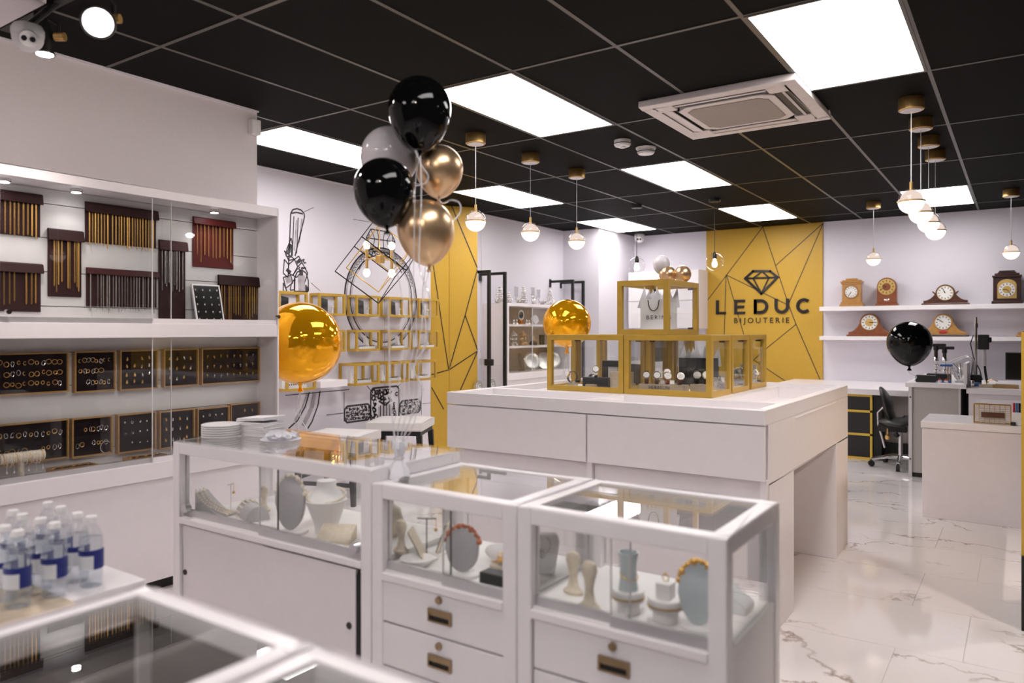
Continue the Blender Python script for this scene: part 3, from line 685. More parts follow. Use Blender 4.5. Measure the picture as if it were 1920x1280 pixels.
# tall rounded claw and the crown of stones behind the gold balloon
stroke(mur, MP((541, 497), (545, 400), (549, 393), (557, 391), (565, 394), (570, 400), (571, 406), (553, 480)), .008)
stroke(mur, MP((548, 480), (551, 405)), .006); stroke(mur, MP((556, 475), (559, 408)), .006); stroke(mur, MP((545, 400), (556, 398), (568, 401)), .009); stroke(mur, MP((570, 397), (588, 389)), .003)
stroke(gry, MP((552, 470), (556, 412)), .012); stroke(gry, MP((561, 455), (566, 410)), .010)
def poly(pp, wd=.007, mb=None): stroke(mb or mur, MP(*(list(pp)+[pp[0]])), wd)
for pp in ([(536, 480), (538, 466), (546, 446), (548, 458), (546, 482)], [(533, 486), (541, 496), (540, 520), (531, 512)], [(541, 496), (552, 486), (558, 500), (549, 516), (540, 512)], [(552, 486), (560, 480), (566, 492), (558, 500)],
           [(531, 520), (545, 516), (549, 530), (536, 540)], [(549, 516), (558, 503), (566, 508), (556, 520)], [(533, 470), (541, 488), (552, 486)], [(546, 532), (553, 522), (552, 543), (544, 544)], [(531, 530), (538, 546), (531, 546)]): poly(pp)
poly([(552, 546), (552, 522), (557, 510), (566, 506), (574, 512), (578, 526), (578, 546)], .008)
for k in range(6): stroke(mur, MP((537+k*1.6, 478-k*1.0), (543+k*.7, 456+k*.5)), .003)
stroke(mur, MP((561, 511), (568, 511)), .035); stroke(mur, MP((537, 505), (545, 511)), .02); stroke(mur, MP((556, 492), (562, 489)), .02); stroke(mur, MP((571, 536), (577, 545)), .028); stroke(gry, MP((565, 516), (566, 545)), .05); stroke(gry, MP((536, 526), (546, 522)), .04)
rnd = random.Random(3)
for k in range(16):
    x, y = rnd.uniform(553, 573), rnd.uniform(486, 503); stroke(mur, MP((x, y), (x+rnd.uniform(-3, 4), y+rnd.uniform(-4, 4))), .009)
stroke(mur, MP((571, 530), (577, 512), (566, 492), (560, 480)), .007); stroke(mur, MP((583, 530), (600, 545)), .003)
# lower ring arcs, joint lines
stroke(mur, MP((600, 733), (596, 760), (585, 790), (577, 803)), .009); stroke(mur, MP((580, 735), (572, 762), (558, 788), (541, 803)), .009); stroke(gry, MP((590, 735), (584, 765), (568, 798)), .03)
stroke(gry, MP((576, 738), (566, 765), (552, 790)), .012)
stroke(mur, MP((535, 741), (600, 735), (655, 730)), .005); stroke(mur, MP((645, 735), (645, 790)), .004); stroke(mur, MP((612, 778), (644, 774)), .004); stroke(mur, MP((790, 722), (790, 778)), .004); stroke(mur, MP((792, 757), (808, 755)), .003)
stroke(mur, MP((688, 723), (696, 733)), .005); stroke(mur, MP((751, 719), (745, 727)), .005); stroke(mur, MP((662, 411), (692, 416)), .003)
stroke(gry, YZ([(rc.y+.03, 1.75), (rc.y+.03, .35)]), .004)
# engraved brooch band
def panel(px0, py0, px1, py1, seed, n):
    r2 = random.Random(seed); a, b = P(px0, py0, X=W2X), P(px1, py1, X=W2X)
    A, B, C, D = a.y, b.y, max(a.z, b.z), min(a.z, b.z)
    c = .03; stroke(mur, YZ([(A+c, C), (B-c, C), (B, C-c), (B, D+c), (B-c, D), (A+c, D), (A, D+c), (A, C-c), (A+c, C)]), .012)
    nr = max(2, round((C-D)/.034)); ncl = round(n/nr); dy, dz = (B-A-.03)/max(ncl, 1), (C-D-.024)/nr
    for i in range(ncl):
        for j in range(nr):
            y, z, r = A+.015+dy*(i+.5)+r2.uniform(-.3, .3)*dy, D+.012+dz*(j+.5)+r2.uniform(-.25, .25)*dz, r2.uniform(.007, .013); q = r2.random()*6
            stroke(mur, YZ(arc(y, z, r, q, q+r2.uniform(2.5, 5.5), 6)), .007)
            if (i+j) % 2 == 0: stroke(mur, YZ([(y+dy*.4, z-dz*.4), (y+dy*.4+r2.uniform(-.012, .012), z+dz*.35)]), .010)
    return A, B, C, D
panel(646, 762, 694, 786, 1, 50); panel(750, 752, 788, 772, 2, 40)
A, B, C, D = panel(695, 728, 748, 786, 4, 0)
r2 = random.Random(9)
for k in range(70):
    y, z = r2.uniform(A+.03, B-.03), r2.uniform(D+.02, C-.03)
    if abs(y-(A+B)/2) < .10 and z < (C+D)/2+.03: continue
    q = r2.random()*6; stroke(mur, YZ(arc(y, z, r2.uniform(.012, .028), q, q+5, 7)), .009)
for k in range(-4, 5): stroke(mur if k % 2 else gry, YZ([((A+B)/2+.022*k, D+.03), ((A+B)/2+.022*k, (C+D)/2+.03-abs(k)*.012)]), .010)
stroke(mur, YZ([((A+B)/2-.09, (C+D)/2+.04), ((A+B)/2, (C+D)/2-.01), ((A+B)/2+.09, (C+D)/2+.04)]), .012)
panel(697, 797, 706, 811, 6, 8)
mur.build('mural_drawing', 'mural_ink', wm)['kind'] = 'stuff'
gry.build('mural_shading', 'mural_grey', wm)['kind'] = 'stuff'

# ---- mustard cube vitrines on the mural wall
def vitrine(ya, x1, z0, z1, wd, lab, kind, x0=W2X+.001):
    t = thing('cube_vitrine', lab, 'display case', ((x0+x1)/2, ya+wd/2, z0), 'mustard wall cube vitrines')
    e = .021
    MB().edges(x0, x1, ya, ya+wd, z0, z1, e).build('frame', 'mustard_metal', t)
    MB().box(x0+e, x1-e, ya+e, ya+wd-e, z0+.004, z0+e-.002).build('floor_panel', 'display_white', t)
    MB().box(x1-.010, x1-.006, ya+e, ya+wd-e, z0+e, z1-e).build('front_glass', 'glass', t)
    MB().box(x0+e, x1-e, ya+.006, ya+.010, z0+e, z1-e).build('side_glass', 'glass', t)
    return t, e
rows = [(1.506, 1.703, -5.085, [(4.02, 'a'), (4.456, 'b'), (4.90, 'c'), (5.336, 'd'), (5.77, 'e')]), (1.18, 1.378, -5.085, [(4.456, 'b'), (4.90, 'c'), (5.336, 'd'), (5.77, 'e')]), (.868, 1.07, -4.993, [(4.03, 'z'), (4.80, 'a'), (5.21, 'b'), (5.63, 'c')])]
rn = ['top', 'middle', 'bottom']; on = {0: ['first cube behind the gold balloon', 'second cube', 'third cube below the chandelier tip', 'fourth cube', 'last cube at the yellow panel'], 1: ['first cube half behind the gold balloon', 'second cube', 'third cube', 'last cube at the yellow panel'], 2: ['cube hidden under the gold balloon', 'cube beside the white box', 'middle cube', 'last cube at the yellow panel']}
for ri, (z0, z1, xf_, cs) in enumerate(rows):
    for ci, (ya, kk) in enumerate(cs):
        t, e = vitrine(ya, xf_, z0, z1, .31, 'mustard framed glass wall vitrine, %s row, %s' % (rn[ri], on[ri][ci]), ri)
        zf = z0+.0196; nm = '%s row vitrine, %s' % (rn[ri], on[ri][ci])
        xm = (W2X+xf_)/2
        if ri == 0:
            a = ya+.08; c = MB().box(-.004, .004, 0, .07, 0, .13).xf(Matrix.Translation((xm, a, zf+.016)) @ Matrix.Rotation(radians(-14), 4, 'Y') @ Matrix.Rotation(radians(-12), 4, 'X'))
            one('display_card', c, 'black_paper', 'black jewellery card leaning in the '+nm, 'card', 'black cards in the top vitrines')
            b = MB().lathe((xm, ya+.21, zf), [(0, 0), (.02, 0), (.02, .004), (.006, .008), (.006, .05), (.018, .06), (.0, .075)], 12)
            one('ring_holder', b, 'display_white', 'small white display stand in the '+nm, 'display stand', 'white stands in the top vitrines', smooth=True)
        else:
            w_, d_ = .10, .06
            t2 = thing('ring_tray', 'low white ring tray in the '+nm, 'ring tray', (xm+.01, ya+.2, zf), 'white ring trays in the vitrines')
            MB().box(xm-.03, xm+.03, ya+.07, ya+.28, zf, zf+.022).build('tray', 'display_white', t2, bev=.002)
            r_ = MB()
            for i in range(9):
                for j in range(2): r_.ball((xm-.014+.028*j, ya+.085+.0225*i, zf+.026), .0055, 7, 5)
            o = r_.build('rings', 'dark_metal', t2); o['kind'] = 'stuff'
            t3 = thing('ring_easel', 'sloped white ring easel in the '+nm, 'ring display', (xm-.02, ya+.08, zf), 'white ring easels in the vitrines')
            pm = Matrix.Translation((xm-.005, ya+.045 if ri == 2 else ya+.19, zf+.0))
            MB().prism([(0, 0), (.06, 0), (0.0, .125)], 'yz', -.035, .0).xf(pm).build('easel', 'display_white', t3)
            r_ = MB()
            for i in range(4):
                for j in range(2): r_.ball(pm @ Vector((-.026+.018*j, .055-.0133*i, .018+.027*i)), .0055, 7, 5)
            o = r_.build('rings', 'dark_metal', t3); o['kind'] = 'stuff'
# white ledge box under the gold balloon
a, b = P(596, 720, X=-4.98), P(655, 720, X=-4.98)
one('wall_ledge', MB().box(W2X+.001, -4.98, a.y+.03, b.y-.02, .875, .935), 'white_satin', 'white block ledge on the mural wall beside the gold balloon knot', 'ledge', bev=.003)

# ---- folded yellow panel
pa, pb_, pc_ = (W2X, 6.10), (-5.16, 6.35), (-4.98, 6.62)
t = thing('folded_panel', 'tall mustard yellow folded wall panel crossed by thin black lines', 'wall panel', (-5.1, 6.4, 0))
MB().prism([(W2X+.001, 6.10), (-5.16, 6.35), (-4.98, 6.62), (W2X+.001, 6.62)], 'xy', 0, CZ-.006).build('panel', 'mustard', t)
def line_on(pts, a, b, wd=.006):
    m = MB(); n = Vector((b[1]-a[1], -(b[0]-a[0]), 0)).normalized()
    if n.y > 0 and abs(n.y) > abs(n.x): n = -n
    if n.x < 0 and abs(n.x) >= abs(n.y): n = -n
    q = [PL(x, y, a, b)+n*.001 for x, y in pts]
    for u, v in zip(q, q[1:]):
        s_ = (v-u).cross(n).normalized()*wd/2; m.par(u-s_, v-u, s_*2, n*.002)
    return m
for l, f in (([(846, 384), (895, 502)], 1), ([(895, 505), (872, 591), (857, 640), (842, 692)], 1), ([(872, 591), (890, 640), (895, 656)], 1), ([(812, 496), (833, 640), (841, 692)], 0), ([(842, 693), (895, 658)], 1), ([(895, 659), (863, 731)], 1), ([(809, 702), (841, 693)], 0), ([(809, 726), (832, 767)], 0)):
    line_on(l, *((pb_, pc_) if f else (pa, pb_)), wd=.011).build('inlay_line', 'black_line', t)
MB().bar((-5.158, 6.348, 0), (-5.158, 6.348, CZ-.01), .004).build('fold_seam', 'mustard_metal', t)

# ---- stools
def stool(c, ang, lab, hz):
    t = thing('stool', lab, 'stool', (c[0], c[1], 0), 'white padded stools with black legs')
    h = .26; R = Matrix.Translation((c[0], c[1], 0)) @ Matrix.Rotation(ang, 4, 'Z')
    s = MB().box(-h, h, -h, h, hz-.085, hz-.012); s.add([(-h, -h, hz-.012), (h, -h, hz-.012), (h, h, hz-.012), (-h, h, hz-.012), (-h*.7, -h*.7, hz), (h*.7, -h*.7, hz), (h*.7, h*.7, hz), (-h*.7, h*.7, hz)], [(0, 1, 5, 4), (1, 2, 6, 5), (2, 3, 7, 6), (3, 0, 4, 7), (4, 5, 6, 7)])
    s.xf(R).build('seat', 'seat_white', t, bev=.014)
    MB().box(-h+.02, h-.02, -h+.02, h-.02, hz-.125, hz-.086).xf(R).build('apron', 'black_steel', t)
    for a in (-1, 1):
        for b in (-1, 1):
            MB().add([(a*.225+u*.024, b*.225+v*.024, hz-.125) for u, v in ((-1, -1), (1, -1), (1, 1), (-1, 1))]+[(a*.25+u*.016, b*.25+v*.016, 0) for u, v in ((-1, -1), (1, -1), (1, 1), (-1, 1))],
                     [(0, 1, 2, 3), (7, 6, 5, 4), (0, 4, 5, 1), (1, 5, 6, 2), (2, 6, 7, 3), (3, 7, 4, 0)]).xf(R).build('leg', 'black_steel', t)
        MB().bar((-.24, a*.24, .16), (.24, a*.24, .16), .022, .03).xf(R).build('stretcher', 'black_steel', t)
        MB().bar((a*.24, -.24, .2), (a*.24, .24, .2), .022, .03).xf(R).build('stretcher', 'black_steel', t)
stool((-4.68, 5.06), radians(28), 'white padded stool with black legs in front of the engraved brooch drawing', .57)
stool((-4.62, 4.26), radians(20), 'white padded stool with black legs under the gold balloon', .545)
# ================================================================== ISLAND
IX0, IX1, IY0, IY1, IT = -2.70, -.92, 3.30, 5.17, 1.022
isl = thing('island_counter', 'big white island counter with a knee opening and gold cases on top', 'counter', (-1.81, 4.2, 0))
b = MB()
b.box(IX0, IX1, IY0+.06, 3.80, 0, .69).box(IX0, IX1, 4.80, IY1, 0, .69).box(IX0, -1.55, 3.80, 4.80, 0, .69).box(IX0, IX1, IY0+.06, IY1, .69, .955)
b.build('carcass', 'white_satin', isl, bev=.003)
b = MB(); q = .035
b.box(IX0, IX1, IY0, IY0+.055, .957, IT).box(IX0, IX1, IY1-.05, IY1, .955, IT).box(IX0, IX0+.05, IY0+.055, IY1-.05, .955, IT).box(IX1-.05, IX1, IY0+.055, IY1-.05, .955, IT)
b.box(IX0+.05, IX1-.05, 3.68, 3.735, .955, IT).box(-1.835, -1.775, IY0+.055, 3.68, .955, IT).box(-2.38, -1.25, 3.735, 4.82, .955, IT).box(-1.25, IX1-.05, 4.78, 4.82, .955, IT)
b.build('top_frame', 'white_gloss', isl, bev=.002)
for x0, x1 in ((IX0, -1.802), (-1.798, IX1)):
    MB().box(x0+.002, x1-.002, IY0, IY0+.022, .712, .951).build('apron_panel', 'white_satin', isl, bev=.002)
    MB().box(x0+.02, x1-.02, IY0+.05, IY0+.0605, .02, .70).build('kick_panel', 'white_melamine', isl)
for x in (-2.69, -1.80, -.935): MB().box(x-.014, x+.014, IY0+.03, IY0+.062, 0, .712).build('front_post', 'white_satin', isl)
MB().box(IX1, IX1+.003, 3.83, 4.80, .935, .943).build('side_bead', 'white_gloss', isl)
MB().box(IX1-.002, IX1+.003, 4.80, 4.818, .0, .70).build('side_bead', 'white_gloss', isl)

# ---- gold framed cases on the island
def gold_case(x0, x1, y0, y1, z0, z1, lab):
    t = thing('gold_case', lab, 'display case', ((x0+x1)/2, (y0+y1)/2, z0), 'gold framed glass cases on the island')
    e = .030
    MB().edges(x0, x1, y0, y1, z0, z1, e).build('frame', 'mustard_metal', t, bev=.002)
    g = .004
    MB().box(x0+e, x1-e, y0+.008, y0+.008+g, z0+e, z1-e).build('glass_pane', 'glass', t)
    MB().box(x0+e, x1-e, y1-.012, y1-.012+g, z0+e, z1-e).build('glass_pane', 'glass', t)
    MB().box(x0+.008, x0+.008+g, y0+e, y1-e, z0+e, z1-e).build('glass_pane', 'glass', t)
    MB().box(x1-.012, x1-.012+g, y0+e, y1-e, z0+e, z1-e).build('glass_pane', 'glass', t)
    MB().box(x0+e, x1-e, y0+e, y1-e, z1-.012, z1-.008).build('glass_top', 'glass', t)
    MB().box(x0+e, x1-e, y0+e, y1-e, z0+.004, z0+.02).build('floor_board', 'display_white', t)
    for a in (x0+e+.012, x1-e-.012):
        for z in (z0+e+.006, z1-e-.006): MB().cbox((a, y1-.03, z), .03, .012, .012).build('clip', 'black_steel', t)
    return t
GZ = 1.3475
ys = [(3.755, 4.075), (4.085, 4.405), (4.44, 4.76)]
rw = ['front', 'middle', 'back']
for (x0, x1), cn in (((-2.312, -1.818), 'long gold glass case at the orange balloon end'), ((-1.814, -1.318), 'long gold glass case at the knee opening end')):
    for (a, c), r in zip(ys, rw): gold_case(x0, x1, a, c, IT, GZ, cn+', '+r+' row')
gold_case(-1.976, -1.655, 4.0, 4.485, GZ+.001, 1.664, 'upright gold glass case stacked on top holding a white gift bag')
# ---- gift bags
def giftbag(c, w_, d_, h_, m, lab, ang, tissue='tissue', word=None, th=.06):
    t = thing('gift_bag', lab, 'gift bag', c)
    R = Matrix.Translation(c) @ Matrix.Rotation(ang, 4, 'Z'); a, b = w_/2, d_/2; k = .002
    m1 = MB().box(-a, a, -b, -b+k, 0, h_).box(-a, a, b-k, b, 0, h_).box(-a, -a+k, -b+k, b-k, 0, h_).box(a-k, a, -b+k, b-k, 0, h_).box(-a, a, -b, b, 0, .003)
    m1.xf(R).build('paper_bag', m, t)
    ts = MB(); r2 = random.Random(5)
    for i in range(9):
        x = -a+.015+(w_-.03)*i/8; y = r2.uniform(-b*.6, b*.6); s_ = .034
        ts.add([(x-s_, y, h_-.05), (x+s_, y+.004, h_-.05), (x+r2.uniform(-.02, .02), y+r2.uniform(-.02, .02), h_+th*r2.uniform(.5, 1)), (x, y+.02, h_-.03)], [(0, 1, 2), (1, 3, 2), (3, 0, 2), (0, 3, 1)])
    ts.xf(R).build('tissue_paper', tissue, t)
    for sy in (-b-.002, b+.002):
        for hx in (-.03 if sy < 0 else .05,):
            pts = [(hx+.03*cos(pi+pi*i/10), sy, h_-.02-.05*sin(pi*i/10)) for i in range(11)]
            pts = [(hx-.033, sy, h_-.005)]+pts+[(hx+.033, sy, h_-.005)]
            MB().tube([R @ Vector(p) for p in pts], .0028, 6).build('cord_handle', 'black_steel', t)
    if word:
        letters(t, word, .034, .001, 'dark_metal', .010, R @ Vector((0, -b-.001, h_*.42)), ang)
    return t
giftbag((-1.815, 4.235, GZ+.022), .215, .10, .19, 'smoke_white', 'white paper gift bag with dark cord handles in the top gold case', radians(24), word='BERING', th=.085)
giftbag((-1.56, 4.23, IT+.021), .22, .10, .17, 'black_paper', 'black paper gift bag with white tissue in the middle row gold case', radians(15), th=.08)

# ---- watches and stands inside the cases
def watch(c, ang, lab, strap, case='silver', group='watches in the gold cases', r=.024):
    t = thing('watch', lab, 'watch', c, group)
    R = Matrix.Translation(c) @ Matrix.Rotation(ang, 4, 'Z')
    s_ = MB()
    n = 22
    o_ = [(0, .030*cos(a)*1.0, .034+.034*sin(a)) for a in [2*pi*i/n for i in range(n)]]
    rs = []
    for p in o_:
        p = Vector(p); u = (p-Vector((0, 0, .034))).normalized()*.0015; x = Vector((.010, 0, 0))
        rs.append([p-x-u, p+x-u, p+x+u, p-x+u])
    s_.rings(rs, True).xf(R).build('strap', strap, t, smooth=True)
    q = R @ Vector((0, -.027, .047)); a = (R.to_3x3() @ Vector((0, -.85, .5))).normalized()
    MB().tube([q-a*.003, q+a*.006], r*.86, 20).build('watch_case', case, t, smooth=True)
    MB().tube([q+a*.0061, q+a*.0068], r*.72, 20).build('dial', 'dial_white', t)
    return t
def stand(c, d, lab, m='birch', name='wood_block'):
    return one(name, MB().box(c[0]-d[0]/2, c[0]+d[0]/2, c[1]-d[1]/2, c[1]+d[1]/2, c[2], c[2]+d[2]), m, lab, 'display stand', bev=.001)
zf = IT+.0205
stand((-2.05, 3.90, zf), (.17, .07, .055), 'long black watch plinth in the front gold case beside the orange balloon', 'black_paper', 'watch_plinth')
stand((-1.912, 3.93, zf), (.11, .09, .09), 'pale birch block at the centre joint of the front gold cases')
stand((-2.20, 3.86, zf), (.05, .05, .02), 'tiny birch block holding a strap watch by the case corner')
stand((-2.05, 3.815, zf), (.06, .03, .02), 'tiny birch block at the glass in front of the black plinth')
stand((-2.00, 4.02, zf), (.06, .06, .115), 'tall slim white post with a black cap in the front gold case', 'display_white', 'watch_post')
one('post_cap', MB().box(-2.06, -1.94, 3.975, 4.06, zf+.116, zf+.15), 'black_paper', 'black cap block on the slim white watch post', 'display stand')
watch((-2.06, 3.89, zf+.0555), .5, 'silver watch with a white dial standing on the long black plinth', 'silver')
watch((-2.13, 3.98, zf+.0), 1.1, 'dark bangle watch standing behind the long black plinth', 'dark_metal', 'silver')
o = watch((-2.20, 3.86, zf+.0205), -.6, 'rose gold watch with a black strap on the tiny corner block', 'leather_black', 'gold', r=.02)
watch((-1.885, 3.93, zf+.091), .2, 'silver watch on top of the pale birch block', 'silver')
t = stand((-1.62, 3.85, zf), (.26, .08, .035), 'wide birch watch rail with dark lettering')
letters(t, 'HERBELIN', .026, .001, 'dark_metal', .004, (-1.63, 3.809, zf+.018))
wl = ['on the wide birch rail, brown strap, nearest the centre joint', 'on the wide birch rail, second from the centre joint', 'on the wide birch rail, third from the centre joint', 'on the wide birch rail, fourth from the centre joint']
for i, x in enumerate((-1.72, -1.66, -1.60, -1.53)): watch((x, 3.85, zf+.0355), .35+.1*i, 'watch '+wl[i], 'leather_brown' if i != 2 else 'cherry', 'silver')
watch((-1.64, 3.95, zf+.05), .4, 'brown strap watch raised on a block behind the birch rail', 'leather_brown')
stand((-1.64, 3.95, zf), (.06, .06, .049), 'small white block under the raised brown strap watch', 'display_white')
stand((-1.41, 3.84, zf), (.09, .06, .045), 'pale block with watches at the outer corner of the front gold case', 'birch')
for i, (x, y) in enumerate(((-1.43, 3.84), (-1.385, 3.85))): watch((x, y, zf+.0455), .5, 'black leather watch on the outer corner block, '+('inner' if i == 0 else 'outer'), 'leather_black')
for i in range(7):
    watch((-1.50+.025*(i % 4)+.02, 4.13+.035*i, zf), .7+.2*i, ('steel' if i % 2 else 'dark')+' bracelet watch, '+ORD[i]+' from the glass, in the middle row case', 'silver' if i % 2 else 'dark_metal', group='steel bracelet watches behind the bag')
stand((-1.436, 4.58, zf), (.16, .14, .03), 'low white tray block in the back row gold case', 'display_white')
stand((-1.40, 4.66, zf), (.10, .02, .12), 'upright cream card in the back row gold case', 'cream', 'upright_card')
for i in range(5): watch((-1.47+.03*i, 4.56, zf+.031), .6+.25*i, 'steel watch, '+ORD[i]+' from the left, on the low white tray block', 'silver', group='watches on the low white tray block')
stand((-2.06, 4.30, zf), (.32, .04, .12), 'grey lined back board in the middle row case at the balloon end', 'dark_metal', 'back_board')

# ================================================================== FRONT GLASS COUNTERS
CY0, CY1 = 1.70, 2.155
def counter(name, lab, x0, x1, zt, y0=CY0, y1=CY1, zd=.633, post=.045, rail=.046, drawers=(), sides=(1, 1), top_lid=False, kind='drawer'):
    t = thing(name, lab, 'display counter', ((x0+x1)/2, (y0+y1)/2, 0))
    f = MB()
    for x in (x0, x1-post):
        for y in (y0, y1-post): f.box(x, x+post, y, y+post, 0, zt)
    for y in (y0, y1-post): f.box(x0+post, x1-post, y, y+post, zt-rail, zt)
    for x in (x0, x1-post): f.box(x, x+post, y0+post, y1-post, zt-rail, zt)
    f.build('frame', 'white_gloss', t, bev=.004)
    base = MB()
    base.box(x0+.004, x1-.004, y0+post, y1-.004, .04, zd-.028)
    base.build('base_cabinet', 'white_satin', t)
    MB().box(x0+.004, x1-.004, y0+.012, y1-.006, zd-.028, zd-.008).build('deck', 'display_white', t)
    MB().box(x0+post, x1-post, y0-.004, y0+.03, zd-.036, zd-.012).build('front_rail', 'white_satin', t, bev=.003)
    e = .004
    if top_lid: MB().box(x0-.004, x1+.004, y0-.003, y1+.012, zt+.0005, zt+.0085).build('glass_top', 'glass_top', t)
    else: MB().box(x0+post-.004, x1-post+.004, y0+post-.004, y1-post+.004, zt-.010, zt-.003).build('glass_top', 'glass_top', t)
    MB().box(x0+post, x1-post, y1-.02, y1-.02+e, zd, zt-rail).build('back_glass', 'glass', t)
    if sides[0]: MB().box(x0+.012, x0+.012+e, y0+post, y1-post, zd-.006, zt-rail).build('side_glass', 'glass', t)
    if sides[1]: MB().box(x1-.016, x1-.016+e, y0+post, y1-post, zd-.006, zt-rail).build('side_glass', 'glass', t)
    return t
def sliders(t, x0, x1, xa, xb, y0, zd, zt):
    for a, b, y in ((x0, xb, y0+.026), (xa, x1, y0+.014)):
        g = MB().box(a, b, y, y+.005, zd+.014, zt).build('sliding_glass', 'glass', t)
        MB().box(a, b, y-.004, y+.009, zd-.011, zd+.018).build('slide_rail', 'alu', g)
        e_ = a if y < y0+.02 else b
        MB().box(e_-.0012, e_+.0012, y-.0005, y+.0055, zd+.018, zt).build('glass_edge', 'dark_metal' if (y > y0+.02 and x1 < -1.15) else 'smoke_white', g)
ZA, ZB = .928, .89
ca = counter('glass_counter', 'taller white glass counter with plates and napkins on its glass top', -2.80, -1.70, ZA, zd=.645, top_lid=True)
sliders(ca, -2.755, -1.745, P(480, 950, Y=CY0).x, P(509, 950, Y=CY0).x, CY0, .645, ZA-.046)
for x0, x1, y, nm in ((-2.75, -2.22, CY0+.014, 'door'), (-2.24, -1.772, CY0+.003, 'door')):
    d = MB().box(x0, x1, y, y+.009, .06, .60).build('sliding_door', 'white_melamine', ca)
    lx = -2.735 if x0 < -2.5 else -1.80
    MB().cyl((lx, y-.004, .415), (lx, y+.002, .415), .011, n=14).build('finger_hole', 'dark_metal', d)
MB().box(-1.771, -1.7455, CY0+.006, CY0+.040, .06, .585).build('door_shade_strip', 'black_steel', ca)  # black strip painted as the shade inside the open door gap
for x, z in ((-2.715, .672), (-1.775, .668)): MB().cyl((x, CY0-.006, z), (x, CY0+.018, z), .017, n=16).build('lock', 'chrome', ca, smooth=True)

def drawer_set(t, x0, x1, y0, zs_, hx):
    for za, zb_ in zip(zs_, zs_[1:]):
        d = MB().box(x0, x1, y0+.006, y0+.05, zb_+.0035, za-.0035).build('drawer', 'white_gloss', t, bev=.002)
        h = MB(); zc = za-.072; a, b = hx-.044, hx+.044
        h.box(a, b, y0-.001, y0+.010, zc+.010, zc+.018).box(a, b, y0-.001, y0+.010, zc-.020, zc-.015).box(a, a+.006, y0-.001, y0+.010, zc-.015, zc+.010).box(b-.006, b, y0-.001, y0+.010, zc-.015, zc+.010)
        h.box(a+.006, b-.006, y0+.0005, y0+.003, zc-.001, zc+.010)
        h.build('pull_handle', 'antique_brass', d)
        MB().box(a+.006, b-.006, y0+.0035, y0+.0062, zc-.015, zc-.001).build('pull_recess', 'black_steel', d)
        MB().cyl((hx-.003, y0-.003, za-.024), (hx-.003, y0+.007, za-.024), .0105, n=16).build('drawer_lock', 'antique_brass', d, smooth=True)
cb = counter('glass_counter', 'lower white glass counter with drawers, in the middle under the balloon weight', -1.696, -1.146, ZB, zd=.628)
sliders(cb, -1.651, -1.191, P(824, 1000, Y=CY0).x, P(834, 1000, Y=CY0).x, CY0, .628, ZB-.046)
drawer_set(cb, -1.653, -1.176, CY0, [.597, .461, .324, .187, .05], -1.421)
cc_ = counter('glass_counter', 'white glass counter with drawers closest to the marble aisle', -1.143, -.560, ZB, zd=.628)
sliders(cc_, -1.098, -.605, P(1140, 1150, Y=CY0).x, P(1172, 1150, Y=CY0).x, CY0, .628, ZB-.046)
drawer_set(cc_, -1.092, -.600, CY0, [.596, .455, .318, .182, .045], -.851)
# ---- big foreground counters
DZ = .89; DY1 = .778; DY0 = .30
for nm, x0, x1, lab in (('a', -1.366, -.895, 'close blurred white glass counter cut by the frame edge, beside the bottles'), ('b', -.892, -.35, 'close blurred white glass counter at the bottom edge, only a corner visible')):
    t = thing('glass_counter', lab, 'display counter', ((x0+x1)/2, (DY0+DY1)/2, 0))
    f = MB(); p_ = .04
    for x in (x0, x1-p_):
        for y in (DY0, DY1-p_): f.box(x, x+p_, y, y+p_, 0, DZ)
    for y in (DY0, DY1-p_): f.box(x0+p_, x1-p_, y, y+p_, DZ-.04, DZ)
    for x in (x0, x1-p_): f.box(x, x+p_, DY0+p_, DY1-p_, DZ-.04, DZ)
    f.build('frame', 'white_gloss', t, bev=.005)
    MB().box(x0+p_-.004, x1-p_+.004, DY0+p_-.004, DY1-p_+.004, DZ-.011, DZ-.004).build('glass_top', 'glass_top', t)
    MB().box(x0+p_, x1-p_, DY0+.02, DY0+.024, .1, DZ-.04).build('front_glass', 'glass', t)
    MB().box(x0+.02, x0+.024, DY0+p_, DY1-p_, .1, DZ-.04).build('side_glass', 'glass', t)
    MB().box(x0+.01, x1-.01, DY0+.01, DY1-.01, .02, .09).build('plinth', 'white_satin', t)
    if nm == 'a':
        MB().box(x0+.03, x1-.03, DY0+.03, DY1-.03, .55, .565).build('shelf', 'velvet', t)  # dark shelf and panels put the unlit inside of the case into colour
        MB().box(x0+.02, x1-.02, DY1-.015, DY1-.008, .1, .84).build('back_panel', 'charcoal_wall', t); MB().box(x0+.026, x0+.03, DY0+.04, DY1-.04, .1, .84).build('side_panel', 'charcoal_wall', t)
        MB().box(x0+.04, x1-.04, DY0+.04, DY1-.04, .70, .708).build('glass_shelf', 'glass', t)
    else: MB().box(x0+.03, x1-.03, DY0+.03, DY1-.03, .70, .715).build('shelf', 'display_white', t)
